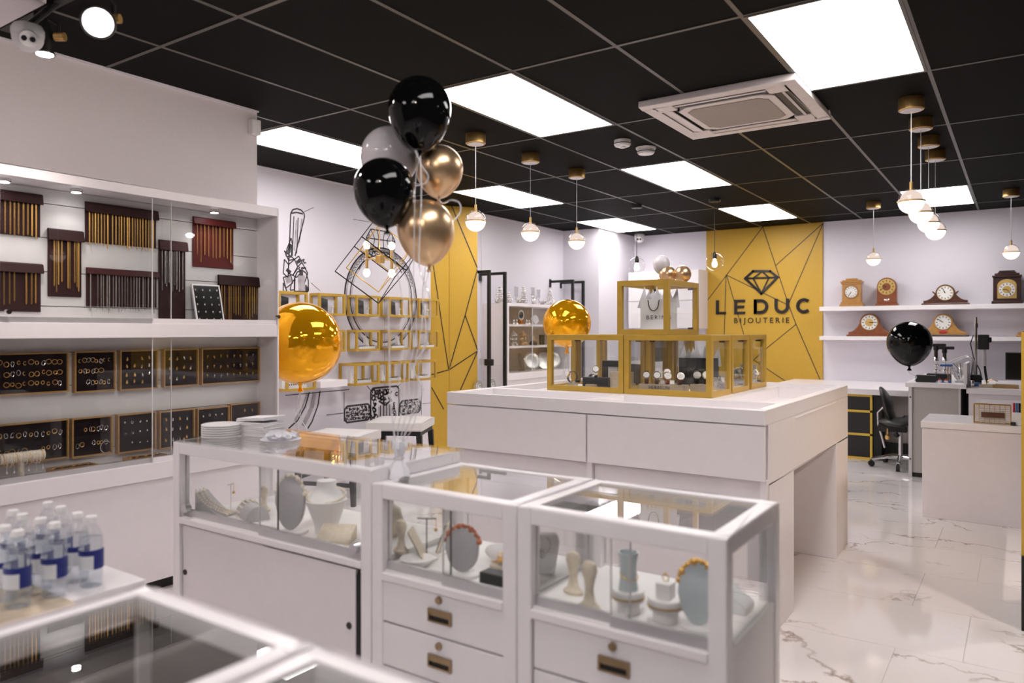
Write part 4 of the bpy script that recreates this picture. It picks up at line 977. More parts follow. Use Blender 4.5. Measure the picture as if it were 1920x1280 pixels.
# ---- bottle table and bottles
TZ = .64
q = P(275, 1085, Z=TZ)
t = thing('side_table', 'low white table behind the close counter holding water bottles', 'table', (q.x-.6, q.y-.4, 0))
MB().box(q.x-1.3, q.x, q.y-.95, q.y, TZ-.035, TZ).build('tabletop', 'white_gloss', t, bev=.004)
MB().box(q.x-1.27, q.x-.04, q.y-.92, q.y-.04, 0, TZ-.036).build('base', 'white_satin', t)
bq = P(42, 1145, Z=TZ)
one('cork_mat', MB().box(bq.x-.22, bq.x+.09, bq.y-.10, bq.y+.10, TZ, TZ+.006), 'birch', 'beige mat under the water bottles', 'mat')
caps = [(90, 941), (114, 949), (145, 961), (171, 967), (24, 956), (42, 967), (76, 971), (102, 983), (8, 989), (33, 998)]
blab = ['water bottle at the very back of the cluster', 'water bottle second from the back of the cluster', 'water bottle behind the outermost bottle of the cluster', 'outermost water bottle standing closest to the counter', 'water bottle back in the corner by the frame edge',
        'water bottle in the second row by the frame edge', 'water bottle in the middle of the cluster', 'water bottle in front, centre of the cluster', 'water bottle cut by the frame edge', 'front water bottle of the cluster by the frame edge']
bot0 = None
for (cx, cy), lab in zip(caps, blab):
    p = P(cx, cy, Z=TZ+.200); z = TZ+(.0065 if abs(p.x-(bq.x-.065)) < .155 and abs(p.y-bq.y) < .10 else .0005)
    lab = 'clear plastic '+lab
    if bot0: dup(bot0, (p.x, p.y, z), lab); continue
    bot0 = thing('water_bottle', lab, 'bottle', (p.x, p.y, z), 'clear plastic water bottles')
    o = (p.x, p.y, z)
    prof = [(0, 0), (.026, 0), (.031, .006), (.031, .04), (.029, .046), (.031, .052), (.031, .115), (.0315, .125), (.029, .145), (.020, .168), (.0125, .178), (.0125, .186)]
    MB().lathe(o, prof, 22).build('bottle_body', 'pet', bot0, smooth=True)
    MB().lathe(o, [(0, .002), (.024, .002), (.029, .008), (.029, .118), (.028, .14), (.0, .141)], 16).build('water', 'water', bot0, smooth=True)
    MB().lathe((o[0], o[1], o[2]+.184), [(.0, 0), (.0155, 0), (.0158, .012), (.014, .016), (0, .0165)], 20).build('cap', 'plastic_white', bot0, smooth=True)
    def band(a0, a1, r, z0, z1):
        m = MB(); n = 10
        pts = [(r*cos(a0+(a1-a0)*i/n), r*sin(a0+(a1-a0)*i/n)) for i in range(n+1)]+[((r-.0004)*cos(a1-(a1-a0)*i/n), (r-.0004)*sin(a1-(a1-a0)*i/n)) for i in range(n+1)]
        return m.prism([(o[0]+x, o[1]+y) for x, y in pts], 'xy', o[2]+z0, o[2]+z1)
    va = math.atan2(-o[1], -o[0])
    band(va-2.6, va+.15, .0322, .053, .108).build('label', 'label_white', bot0)
    band(va+.15, va+1.5, .0322, .053, .108).build('label', 'label_blue', bot0)
    band(va-2.6, va+.15, .0326, .092, .108).build('label_stripe', 'label_blue', bot0)

# ---- plates, napkins, tissue on the tall counter
ZT = ZA+.009
p = P(415, 818, Z=ZT); pl0 = None
for i in range(6):
    z = ZT+.009*i
    if pl0: dup(pl0, (p.x, p.y, z), 'round white plate in the stack, '+['lowest', 'second up', 'third up', 'fourth up', 'fifth up', 'topmost'][i])
    else:
        pl0 = MB().lathe((p.x, p.y, z), [(0, 0), (.072, 0), (.0765, .002), (.078, .0045), (.0765, .007), (.072, .0085), (.05, .0075), (0, .007)], 32).build('plate', 'plastic_white', None, smooth=True, org=(p.x, p.y, z))
        tag(pl0, 'round white plate in the stack, lowest', 'plate', 'stacked round white plates')
p = P(490, 815, Z=ZT); 
for i in range(5):
    z = ZT+.0145*i; a = .078
    m = MB().box(p.x-a, p.x+a, p.y-a*.8, p.y+a*.8, z, z+.0068).box(p.x-a+.003, p.x+a-.002, p.y-a*.8, p.y+a*.78, z+.0070, z+.0138)
    m.rot((p.x, p.y, 0), .15+.05*sin(i*2.3)); 
    if i == 4:
        for v in m.v: v.z += max(0, (v.x-p.x))*.13
    one('napkin', m, 'paper', 'folded white napkin in the stack, '+['lowest', 'second up', 'third up', 'fourth up', 'topmost with a lifted corner'][i], 'napkin', 'stacked white napkins', bev=.003)
p = P(527, 826, Z=ZT); m = MB(); r2 = random.Random(2)
m.lathe((p.x, p.y, ZT), [(0, 0), (.07, .0), (.078, .008), (.05, .006), (0, .004)], 28)
for i in range(26):
    a = r2.random()*6.28; r = r2.uniform(.0, .055); 
    m.lathe((p.x+r*cos(a), p.y+r*sin(a), ZT+.004), [(.008, 0), (.013, .010), (.02*r2.uniform(.8, 1.2), .022+.01*r2.random()), (.012, .024), (.006, .012)], 9, (cos(a)*.5, sin(a)*.5, 1))
one('crumpled_doily', m, 'tissue', 'crumpled white paper doily beside the napkin stack', 'doily', smooth=True)

# ---- jewellery displays inside the counters
def spot(px, py, fl, ymin=1.765, ymax=2.09):
    y = min(max(P(px, py, Z=fl).y, ymin), ymax); v = P(px, 900, Y=y); v.z = fl
    return v
def back_bust(px, ytop, ybase, hw, lab, m='display_grey', neck='coral', fl=.633):
    c = spot(px, ybase, fl, 1.775); zb_ = fl+.012; ztop = P(px, ytop, Y=c.y).z; c.z = (zb_+ztop)/2
    t = thing('necklace_bust', lab, 'necklace display', (c.x, c.y, fl))
    a, b = hw, c.z-zb_
    MB().prism([(c.x+a*cos(q)*(1 if sin(q) > 0 else .92), c.z+b*sin(q)) for q in [2*pi*i/28 for i in range(28)]], 'xz', c.y, c.y+.006).rot((c.x, c.y, 0), YAW*.6).build('back_plate', m, t, bev=.002)
    k = MB().ball((0, 0, 0), 1, 20, 14, (a*.96, .035, b*.97)); k.v = [Vector((v.x, max(v.y, 0), v.z)) for v in k.v]
    k.xf(Matrix.Translation((c.x, c.y+.0065, c.z))).rot((c.x, c.y, 0), YAW*.6).build('bust_front', 'display_white', t, smooth=True)
    MB().lathe((c.x, c.y+.02, fl), [(0, 0), (.05, 0), (.05, .008), (.03, .012), (0, .012)], 20).build('foot', 'display_white', t)
    if neck:
        for i in range(15):
            q = pi*(.12+.76*i/14)
            v = Vector((a*1.03*cos(q), .006+.006*(i % 2), b*1.02*sin(q))); v.rotate(Matrix.Rotation(YAW*.6, 3, 'Z'))
            k = MB().ball(Vector((c.x, c.y, c.z))+v, .0075 if i % 4 else .010, 10, 7)
            if i == 0: bd = k
            else: bd.add(k.v, k.f)
        one('beaded_necklace', bd, neck, 'beaded necklace over the top of the '+lab.split(' in ')[0].split(' with ')[0], 'necklace', smooth=True)
    return t
fa = .638
back_bust(543, 893, 1015, .060, 'tall oval grey backed bust in the taller counter', neck='pearl', fl=fa)
back_bust(866, 988, 1080, .055, 'oval grey backed bust in the middle counter', neck='coral', fl=.621)
back_bust(1308, 1055, 1180, .049, 'pale blue oval backed bust in the aisle counter', 'display_blue', 'gold', fl=.621)
def ramp(px, py, y, w_, d_, h_, lab, fl, ang, strands='pearl', n=3, m='display_grey'):
    c = P(px, py, Y=y); c.z = fl
    t = thing('curved_ramp', lab, 'necklace display', c)
    R = Matrix.Translation(c) @ Matrix.Rotation(ang, 4, 'Z')
    prof = [(-d_/2, 0)]+[(-d_/2+d_*i/8, h_*(1-sin(i/8*pi/2))+.004) for i in range(9)]+[(d_/2, 0)]
    MB().prism(prof, 'yz', -w_/2, w_/2).xf(R).build('ramp', m, t, bev=.002)
    s_ = MB()
    for k in range(n):
        x = w_/2-.008-k*.020
        for i in range(17):
            s_.ball(R @ Vector((x+.012*sin(i*.35), -d_/2+d_*i/16, h_*(1-sin(i/16*pi/2))+.009)), .0048, 7, 5)
    one('pearl_strands', s_, strands, 'pearl strands draped over the '+lab.split(' in ')[0], 'necklace', smooth=True)
ramp(405, 962, 1.80, .07, .15, .085, 'curved grey ramp in the corner of the taller counter', fa, -1.35)
c = spot(474, 1000, fa, 1.85); t = thing('bracelet_roll', 'half round grey bracelet display in the taller counter', 'bracelet display', (c.x, c.y, fa))
MB().prism([(c.y+.045*cos(a), fa+.055*sin(a)) for a in [pi*i/12 for i in range(13)]], 'yz', c.x-.075, c.x+.07).rot((c.x, c.y, 0), -.35).build('roll', 'display_grey', t)
s_ = MB()
for k in range(4):
    for i in range(10): s_.ball((c.x-.06+.012*k, c.y+.047*cos(pi*i/9), fa+.058*sin(pi*i/9)), .0045, 7, 5)
s_.rot((c.x, c.y, 0), -.35); one('pearl_bracelets', s_, 'pearl', 'pearl bracelets round the half round grey roll', 'bracelet', smooth=True)
def tstand(px, yb, y, h_, w_, lab, fl, m='smoke_white', r=.0022):
    c = P(px, 900, Y=y); t = thing('earring_stand', lab, 'earring stand', (c.x, c.y, fl))
    MB().lathe((c.x, c.y, fl), [(0, 0), (.018, 0), (.018, .004), (0, .005)], 14).build('foot', m, t)
    MB().cyl((c.x, c.y, fl+.004), (c.x, c.y, fl+h_), r, n=6).build('post', m, t)
    MB().tube([(c.x-w_, c.y, fl+h_-.004), (c.x, c.y, fl+h_), (c.x+w_, c.y, fl+h_+.006)], r, 6).build('arm', m, t)
    one('drop_earring', MB().tube([(c.x+w_, c.y, fl+h_+.005), (c.x+w_, c.y-.001, fl+h_-.025)], .0008, 4).ball((c.x+w_, c.y-.001, fl+h_-.03), .006, 8, 6), 'gold', 'gold drop earring on the '+lab.split(' in ')[0], 'earring')
tstand(433, 970, 1.86, .11, .02, 'thin pale T stand in the taller counter', fa)
tstand(800, 970, 1.86, .135, .04, 'thin dark T stand in the middle counter', .621, 'dark_metal')
def hand_bust(px, y, h_, lab, fl, m='cream'):
    c = P(px, 900, Y=y)
    t = MB().lathe((c.x, c.y, fl), [(0, 0), (.03, 0), (.032, .008), (.018, .02), (.012, h_*.4), (.016, h_*.6), (.024, h_*.8), (.018, h_*.95), (.006, h_), (0, h_)], 16)
    t.xf(Matrix.Translation((c.x, c.y, 0)) @ Matrix.Scale(.6, 4, (0, 1, 0)) @ Matrix.Translation((-c.x, -c.y, 0)))
    return one('ring_finger_stand', t, m, lab, 'ring display', smooth=True)
hand_bust(495, 1.94, .10, 'small cream ring finger stand beside the tall oval bust', fa)
hand_bust(752, 1.83, .11, 'cream ring finger stand at the inner end of the taller counter', fa)
hand_bust(1105, 1.78, .13, 'cream ring finger stand in the aisle counter', .621)
hand_bust(1075, 1.86, .12, 'cream ring finger stand at the back of the aisle counter', .621)
# cone bust + wedge in A
c = spot(612, 1015, fa, 1.86); t = thing('collar_bust', 'white flared collar bust at the inner end of the taller counter', 'necklace display', (c.x, c.y, fa))
MB().lathe((c.x, c.y, fa), [(0, 0), (.04, 0), (.042, .03), (.075, .12), (.07, .125), (.035, .17), (.034, .19), (0, .19)], 22).build('bust', 'display_white', t, smooth=True)
one('pearl_collar', MB().torus((c.x, c.y, fa+.135), .068, .006, (.1, -.2, 1), 26, 6), 'pearl', 'pearl collar around the white flared bust', 'necklace', smooth=True)
c = spot(630, 1050, fa, 1.80); one('velvet_wedge', MB().prism([(-.045, 0), (.045, 0), (.045, .05), (-.045, .012)], 'yz', -.06, .06).xf(Matrix.Translation((c.x, c.y, fa)) @ Matrix.Rotation(.5, 4, 'Z')), 'cream', 'cream wedge shaped ring pad beside the flared collar bust', 'ring display')
# B
fb = .621
c = P(782, 1050, Y=1.80); t = MB().lathe((c.x, c.y, fb), [(0, 0), (.03, 0), (.052, .018), (.055, .024), (.048, .024), (.028, .008), (0, .007)], 24)
one('white_dish', t, 'display_white', 'shallow white dish under the slanted cards of the middle counter', 'dish', smooth=True)
for px, y, lean, lab in ((800, 1.86, -.5, 'slanted cream easel card with dark back in the middle counter'), (820, 1.93, .35, 'second slanted cream easel card in the middle counter')):
    c = P(px, 1040, Y=y); mm = Matrix.Translation((c.x, c.y, fb)) @ Matrix.Rotation(.5, 4, 'Z') @ Matrix.Rotation(lean, 4, 'Y')
    t = thing('easel_card', lab, 'display card', (c.x, c.y, fb))
    MB().box(-.003, .003, -.03, .03, .012, .115).xf(mm).build('card', 'cream', t); MB().box(-.006, -.0035, -.028, .028, .012, .11).xf(mm).build('card_back', 'dark_metal', t)
    MB().cbox((c.x, c.y, fb+.004), .06, .05, .008).build('foot', 'display_white', t)
c = P(930, 1095, Y=1.775)
one('dark_box', MB().cbox((c.x, c.y, fb+.0225), .085, .05, .045), 'black_paper', 'black presentation box at the glass of the middle counter', 'box', bev=.002)
one('lace_tray', MB().cbox((c.x, c.y+.09, fb+.022), .12, .08, .044), 'cream', 'cream display tray behind the black presentation box', 'tray', bev=.003)
m = MB(); r2 = random.Random(8)
for i in range(30): m.torus((c.x+r2.uniform(-.05, .05), c.y+.09+r2.uniform(-.03, .03), fb+.05+r2.uniform(0, .012)), r2.uniform(.010, .022), .002, (r2.uniform(-.3, .3), r2.uniform(-.3, .3), 1), 12, 4)
one('chain_heap', m, 'gold', 'loose gold and pearl chains heaped on the cream tray', 'jewellery')
c = P(945, 1020, Y=1.98); one('white_pillow', MB().ball((c.x, c.y, fb+.03), .06, 16, 10, (1.2, .6, .5)), 'display_white', 'small white display pillow at the back of the middle counter', 'pillow', smooth=True)
c = P(728, 985, Y=1.97); one('round_bust', MB().lathe((c.x, c.y, fa), [(0, 0), (.05, 0), (.055, .05), (.045, .09), (.02, .11), (.018, .13), (0, .13)], 18), 'cream', 'rounded cream bust in the inner back corner of the taller counter', 'necklace display', smooth=True)
# C
c = P(1022, 1050, Y=1.96); t = thing('collar_bust', 'grey collar bust with a dark pendant in the middle counter, beside the aisle counter', 'necklace display', (c.x, c.y, fb))
MB().prism([(-.03, 0), (.03, 0), (.045, .10), (.035, .125), (-.035, .125), (-.045, .10)], 'xz', -.02, .02).xf(Matrix.Translation((c.x, c.y, fb)) @ Matrix.Rotation(.5, 4, 'Z')).build('bust', 'display_grey', t, bev=.008)
one('dark_pendant', MB().ball((c.x+.008, c.y-.03, fb+.07), .012, 12, 8, (1, .5, 1.3)).torus((c.x+.005, c.y-.022, fb+.095), .026, .0015, (.1, -.9, .3), 20, 4), 'dark_metal', 'dark stone pendant on the grey collar bust', 'necklace', smooth=True)
for px, py, r, lab in ((1178, 1130, .042, 'round white pedestal with a gold rim under the pale blue cuff'), (1248, 1138, .046, 'round white pedestal with a gold rim under the square ring box')):
    c = P(px, py, Y=1.82); t = thing('round_pedestal', lab, 'display stand', (c.x, c.y, fb), 'gold rimmed round pedestals')
    MB().lathe((c.x, c.y, fb), [(0, 0), (r*.72, 0), (r*.72, .03), (r, .034), (r, .040), (0, .040)], 28).build('pedestal', 'display_white', t, smooth=True)
    MB().lathe((c.x, c.y, fb+.0402), [(0, 0), (r*1.04, 0), (r*1.04, .004), (0, .004)], 28).build('gold_rim', 'brass', t, smooth=True)
    MB().lathe((c.x, c.y, fb+.0445), [(0, 0), (r, 0), (r, .012), (r*.95, .015), (0, .015)], 28).build('pad', 'display_white', t, smooth=True)
    if px < 1200:
        m = MB().lathe((c.x, c.y, fb+.060), [(.026, 0), (.022, .03), (.022, .07), (.027, .10), (.024, .10), (.019, .07), (.019, .03), (.023, 0)], 24); one('bracelet_cuff_stand', m, 'display_blue', 'pale blue cuff shaped bracelet stand on its round pedestal', 'bracelet display', smooth=True)
        one('thin_bracelet', MB().torus((c.x+.004, c.y-.004, fb+.10), .0245, .0015, (.3, -.1, 1), 24, 5), 'gold', 'thin gold bracelet on the pale blue cuff stand', 'bracelet')
    else:
        one('ring_box', MB().cbox((c.x, c.y, fb+.0805), .04, .04, .04), 'display_white', 'square white ring box on the round pedestal', 'ring box', bev=.002)
        one('ring', MB().torus((c.x, c.y, fb+.110), .009, .0015, (.2, 1, 0), 18, 5).ball((c.x, c.y, fb+.121), .004, 8, 6), 'gold', 'gold ring standing on the square white ring box', 'ring', smooth=True)
c = P(1372, 1120, Y=2.0); one('white_ramp', MB().prism([(-.05, 0), (.05, 0), (.05, .02), (.0, .055), (-.05, .085)], 'xz', -.04, .04).xf(Matrix.Translation((c.x, c.y, fb))), 'display_blue', 'pale sloped display block in the back corner of the aisle counter', 'display stand', bev=.004)
# ================================================================== BALLOONS
def spline(pts, n=4):
    ps = [Vector(p) for p in pts]; out = []
    for i in range(len(ps)-1):
        a, b, c_, d = ps[max(i-1, 0)], ps[i], ps[i+1], ps[min(i+2, len(ps)-1)]
        for k in range(n):
            u = k/n; out.append(.5*((2*b)+(c_-a)*u+(2*a-5*b+4*c_-d)*u*u+(3*b-a-3*c_+d)*u**3))
    return out+[ps[-1]]
def balloon(c, R, m, lab, tie=None, tall=1.22, group=None, tilt=(0, 0), ribbon_end=None, wob=.0, seed=1):
    c = Vector(c); t = thing('balloon', lab, 'balloon', c, group)
    pr = []
    for i in range(0, 25):
        a = -pi/2+pi*i/24; s_ = sin(a); z = R*s_*(1 if s_ > 0 else tall+ (tall-1)*.35); r = R*cos(a)
        if s_ < 0: r *= 1-.16*(s_*s_)**1.2
        pr.append((r, z))
    zb = pr[0][1]; pr[0] = (.006, zb-.002)
    mm = MB().lathe((0, 0, 0), pr, 32)
    T = Matrix.Translation(c) @ Matrix.Rotation(tilt[0], 4, 'X') @ Matrix.Rotation(tilt[1], 4, 'Y')
    mm.xf(T).build('balloon_skin', m, t, smooth=True)
    MB().lathe((0, 0, zb-.022*R/.11), [(.010*R/.11, 0), (.0125*R/.11, .003), (.005*R/.11, .014*R/.11), (.007*R/.11, .022*R/.11)], 12).xf(T).build('knot', m, t, smooth=True)
    kn = T @ Vector((0, 0, zb-.01))
    if ribbon_end == 'bunch':
        up = {1: [(780, 330, 2.50), (777, 400, 2.485), (776, 480, 2.485), (775, 540, 2.50)], 2: [(768, 420, 2.82), (768, 500, 2.76), (768, 560, 2.62)], 3: [(806, 440, 2.82), (798, 500, 2.80), (792, 560, 2.66)], 4: [(738, 480, 2.55), (752, 545, 2.55)], 5: [(796, 545, 2.58)]}[seed]
        ln = {4: -2, 2: -1, 1: 0, 3: 2, 5: 1}[seed]
        pts = [kn]+[P(*q[:2], D=q[2]) for q in up]+[P(x_+9*ln, y_, D=dd) for x_, y_, dd in ((781, 620, 2.50), (768, 690, 2.49), (767, 745, 2.47), (756, 800, 2.46))]
        pts.append(wc+Vector((ln*.0042*RT[0], ln*.0042*RT[1], .112)))
        MB().tube(spline(pts), .0017, 5).build('ribbon', 'ribbon', t, smooth=True)
    elif ribbon_end is not None:
        e = Vector(ribbon_end); r2 = random.Random(seed); pts = []
        for i in range(25):
            f = i/24; o = sin(f*pi)*wob
            pts.append(kn.lerp(e, f)+Vector((o*sin(f*9+seed), o*cos(f*7+seed*2), 0)))
        MB().tube(pts, .0028, 5).build('ribbon', 'ribbon', t, smooth=True)
    return t, kn
wq = P(748, 868, Z=.97); wc = Vector((-1.672, 1.80, ZB))
wt = thing('balloon_weight', 'white tissue wrapped balloon weight standing on the middle counter corner', 'balloon weight', wc)
wm_ = MB().lathe(wc, [(0, 0), (.032, 0), (.036, .010), (.031, .032), (.018, .052), (.012, .064), (.016, .080), (.026, .100), (.023, .122), (.012, .114), (.004, .07)], 15)
r2 = random.Random(12)
for v in wm_.v:
    if v.z > wc.z+.002: f_ = r2.uniform(.78, 1.16); v.x = wc.x+(v.x-wc.x)*f_; v.y = wc.y+(v.y-wc.y)*f_; v.z += r2.uniform(-.005, .005)
wm_.build('tissue_wrap', 'tissue', wt, smooth=True)
MB().torus(wc+Vector((0, 0, .066)), .0145, .003, n=16).build('tie', 'ribbon', wt)
we = wc+Vector((0, 0, .068))
D0 = 2.62
def BD(px, py, D): return P(px, py, D=D)
balloon(BD(787, 203, D0), .110, 'black_latex', 'upper glossy black balloon at the top of the bunch', tall=1.32, group='balloons of the bunch', ribbon_end='bunch', wob=.03, seed=1)
balloon(BD(731, 292, D0+.16), .108, 'white_latex', 'white balloon in the bunch behind the two black ones', tall=1.15, group='balloons of the bunch', tilt=(.2, .45), ribbon_end='bunch', wob=.03, seed=2)
balloon(BD(824, 316, D0+.12), .082*1.05, 'gold_chrome', 'upper chrome gold balloon in the bunch', tall=1.2, group='balloons of the bunch', tilt=(.1, .12), ribbon_end='bunch', wob=.05, seed=3)
balloon(BD(720, 353, D0-.06), .104, 'black_latex', 'lower glossy black balloon hiding the chandelier top', tall=1.24, group='balloons of the bunch', tilt=(0, -.1), ribbon_end='bunch', wob=.03, seed=4)
balloon(BD(798, 428, D0), .100, 'gold_chrome', 'lower chrome gold balloon at the bottom of the bunch', tall=1.25, group='balloons of the bunch', tilt=(0, -.12), ribbon_end='bunch', wob=.03, seed=5)
# curling loose ribbons of the bunch
def curl(pts, lab, r=.0028, n=4):
    ps = [Vector(p) for p in pts]; out = []
    for i in range(len(ps)-1):
        a, b, c_, d = ps[max(i-1, 0)], ps[i], ps[i+1], ps[min(i+2, len(ps)-1)]
        for k in range(n):
            u = k/n; out.append(.5*((2*b)+(c_-a)*u+(2*a-5*b+4*c_-d)*u*u+(3*b-a-3*c_+d)*u**3))
    out.append(ps[-1])
    return one('loose_ribbon', MB().tube(out, r, 5), 'ribbon', lab, 'ribbon', smooth=True)
curl([BD(779, 282, 2.5), BD(790, 310, 2.5), BD(803, 330, 2.5), BD(796, 344, 2.5), BD(780, 348, 2.5)], 'white ribbon loop curling over the upper chrome gold balloon')
curl([BD(822, 372, 2.74), BD(830, 381, 2.6), BD(845, 375, 2.5), BD(861, 380, 2.5), BD(863, 398, 2.5), BD(850, 414, 2.5)], 'white ribbon loop sticking out beside the lower chrome gold balloon')
curl([BD(788, 292, 2.50), BD(790, 360, 2.46), BD(788, 420, 2.46), BD(786, 500, 2.46), BD(806, 560, 2.44), BD(800, 640, 2.44), BD(776, 690, 2.43), BD(792, 730, 2.42), BD(768, 790, 2.41), wc+Vector((.014, .0, .122))], 'long wavy white ribbon running down to the tissue weight')
curl([BD(728, 560, 2.5), BD(730, 650, 2.5), BD(732, 740, 2.48), wc+Vector((-.018, 0, .118))], 'short straight white ribbon above the tissue weight')
# mirror balls of foil
def foil_ball(c, R, lab, floor_to, seed):
    c = Vector(c); t = thing('foil_balloon', lab, 'balloon', c, 'round gold foil balloons')
    MB().ball(c, R, 64, 40, (1, 1, 1.0)).build('balloon_skin', 'gold_foil', t, smooth=True)
    MB().lathe(c+Vector((0, 0, -R-.05)), [(.02, 0), (.022, .004), (.008, .03), (.016, .056)], 12).build('neck', 'gold_foil', t, smooth=True)
    for k in range(3):
        pts = [c+Vector((.025*sin(k*2+i*.8)*min(1, i/3)*(1+k*.6), .02*cos(k+i*.9)*min(1, i/3), -R-.045-(c.z-R-.045-floor_to)*i/16)) for i in range(17)]
        if k: pts = pts[:7+k]
        MB().tube(pts, .0022, 5).build('ribbon', 'ribbon', t, smooth=True)
foil_ball(P(563, 643, D=4.9), 77*4.9/FPX, 'large mirror gold foil balloon beside the wall cabinet end', .0, 1)
foil_ball(P(1063, 606, D=6.0), 45*6.0/FPX, 'mirror gold foil balloon floating behind the island', .0, 2)
c = P(1705, 641, D=6.9)
balloon(c, 39*6.9/FPX, 'black_latex', 'single glossy black balloon above the workbench', tall=1.13, ribbon_end=(c.x+.03, 8.0, .89), wob=.03, seed=8)
# small balloons on the top case
tz = 1.665
balloon((-1.845, 4.35, 1.785), .052, 'white_latex', 'small white balloon above the top gold case', group='small balloons on the top case', ribbon_end=(-1.83, 4.33, tz), wob=.006, seed=3)
for x, y, lab in ((-1.80, 4.34, 'small chrome gold balloon lying on the top case, under the white one'), (-1.715, 4.37, 'small chrome gold balloon lying on the top case, nearest the logo panel')):
    t = thing('balloon', lab, 'balloon', (x, y, tz), 'small balloons on the top case')
    MB().ball((x, y, tz+.052), .053, 24, 16, (1, 1, .98)).build('balloon_skin', 'gold_chrome', t, smooth=True)
    MB().lathe((x-.05, y-.02, tz+.02), [(.007, 0), (.003, .01), (.006, .02)], 8, (1, .3, .6)).build('knot', 'gold_chrome', t)

# ================================================================== ALCOVE CABINET AND RACKS
AX0, AX1, AY0, AY1 = -5.198, -4.85, 7.02, 8.47
t = thing('glassware_cabinet', 'white alcove cabinet with glass doors full of plates and carousels', 'display cabinet', (-5.02, 7.7, 0))
b = MB(); e = .03
b.box(AX0, AX1, AY0, AY0+e, 0, 1.69).box(AX0, AX1, AY1-e, AY1, 0, 1.69).box(AX0, AX1, AY0+e, AY1-e, 1.655, 1.69).box(AX0, AX1, AY0+e, AY1-e, .80, .877).box(AX0, AX1-.02, AY0+e, AY1-e, .08, .80)
b.build('carcass', 'white_satin', t, bev=.002)
MB().box(AX0, AX0+.01, AY0+e, AY1-e, .877, 1.655).build('back_panel', 'beige', t)
for z in (1.18, 1.435): MB().box(AX0+.01, AX1-.03, AY0+e, AY1-e, z-.012, z+.012).build('shelf', 'white_satin', t)
MB().box(AX0+.01, AX0+.02, 7.45, 7.462, .877, 1.655).build('shelf_track', 'alu', t)
for ya, yb_, x in ((AY0+e, 7.70, AX1-.018), (7.55, AY1-e, AX1-.008)):
    g = MB().box(x, x+.005, ya, yb_, .885, 1.65).build('glass_door', 'glass', t)
    MB().box(x-.001, x+.006, ya, ya+.004, .885, 1.65).build('glass_edge', 'smoke_white', g)
r2 = random.Random(4)
def on_shelf(px, z): return P(px, 640, X=-4.99).y
def ornament(px, h_, lab, kind=0, x=-5.0, z=1.6905):
    y = P(px, 540, X=x).y; r2 = random.Random(px)
    m = MB().lathe((x, y, z), [(0, 0), (.055, 0), (.058, .008), (.04, .014), (.02, .03)], 18)
    k = 0; zz = z+.02
    if kind == 0:       # tiered fountain-like figurine
        while zz < z+h_:
            r = .05*(1-(zz-z)/h_)+.010
            m.torus((x, y, zz), r*.7, .006, (r2.uniform(-.2, .2), r2.uniform(-.2, .2), 1), 12, 5)
            for q in range(4): m.ball((x+r*cos(q*1.57+k), y+r*sin(q*1.57+k), zz+.008), .009, 8, 6, (1, 1, 1.4))
            zz += .026; k += .7
        m.cyl((x, y, z+.02), (x, y, z+h_), .011, .006, 8).ball((x, y, z+h_), .015, 10, 8)
    elif kind == 1:     # small animal figurine
        m.ball((x, y, z+.055), .035, 12, 8, (.8, 1.2, .8)).ball((x, y-.035, z+.10), .02, 10, 8).tube([(x, y-.02, z+.06), (x, y-.03, z+.10)], .012, 8)
        for a in (-.02, .02):
            m.cyl((x+.012, y+a, z), (x+.012, y+a, z+.05), .007, n=6).cyl((x-.012, y+a, z), (x-.012, y+a, z+.05), .007, n=6)
            m.tube([(x+a*.4, y-.04, z+.115), (x+a, y-.05, z+.135)], .004, 5)
        m.tube([(x, y+.035, z+.06), (x, y+.06, z+.09), (x, y+.055, z+.12)], .005, 5)
    else:               # spread of leaves
        for q in range(9):
            a = q*.7; m.tube([(x, y, z+.02), (x+.03*cos(a), y+.03*sin(a), z+.04), (x+.06*cos(a), y+.06*sin(a), z+.03+h_*.6*(q % 3)/2)], [.008, .012, .002], 5)
    one('silver_figurine', m, 'silver', lab, 'figurine', 'silver figurines on the alcove cabinet', smooth=True)
ornament(936, .19, 'slim silver tiered figurine at the near end of the alcove cabinet'); ornament(953, .13, 'short silver tiered figurine behind the black rack post', 0, -5.05); ornament(981, .21, 'tallest silver tiered figurine on the alcove cabinet')
ornament(974, .06, 'low silver spray ornament beside the tallest figurine', 2, -4.93); ornament(1001, .14, 'silver animal figurine on the alcove cabinet', 1); ornament(1017, .08, 'low silver leaf ornament between animal and tower', 2); ornament(1031, .20, 'silver tower figurine before the second black rack'); ornament(1046, .12, 'long silver ornament partly behind the gold foil balloon', 2, -5.05)
for px, h_ in ((968, .16), (999, .17), (1010, .15)):
    y = P(px, 540, X=-5.12).y; one('glass_flute', MB().lathe((-5.12, y, 1.6905), [(0, 0), (.03, 0), (.03, .003), (.005, .008), (.005, .08), (.022, .10), (.026, h_+.06), (.024, h_+.06), (.018, .105)], 16), 'crystal', 'clear glass flute, '+{968: 'before the tallest figurine', 999: 'behind the animal figurine', 1010: 'nearest the silver tower'}[px]+', behind the silver figurines', 'glass', 'clear flutes on the alcove cabinet', smooth=True)
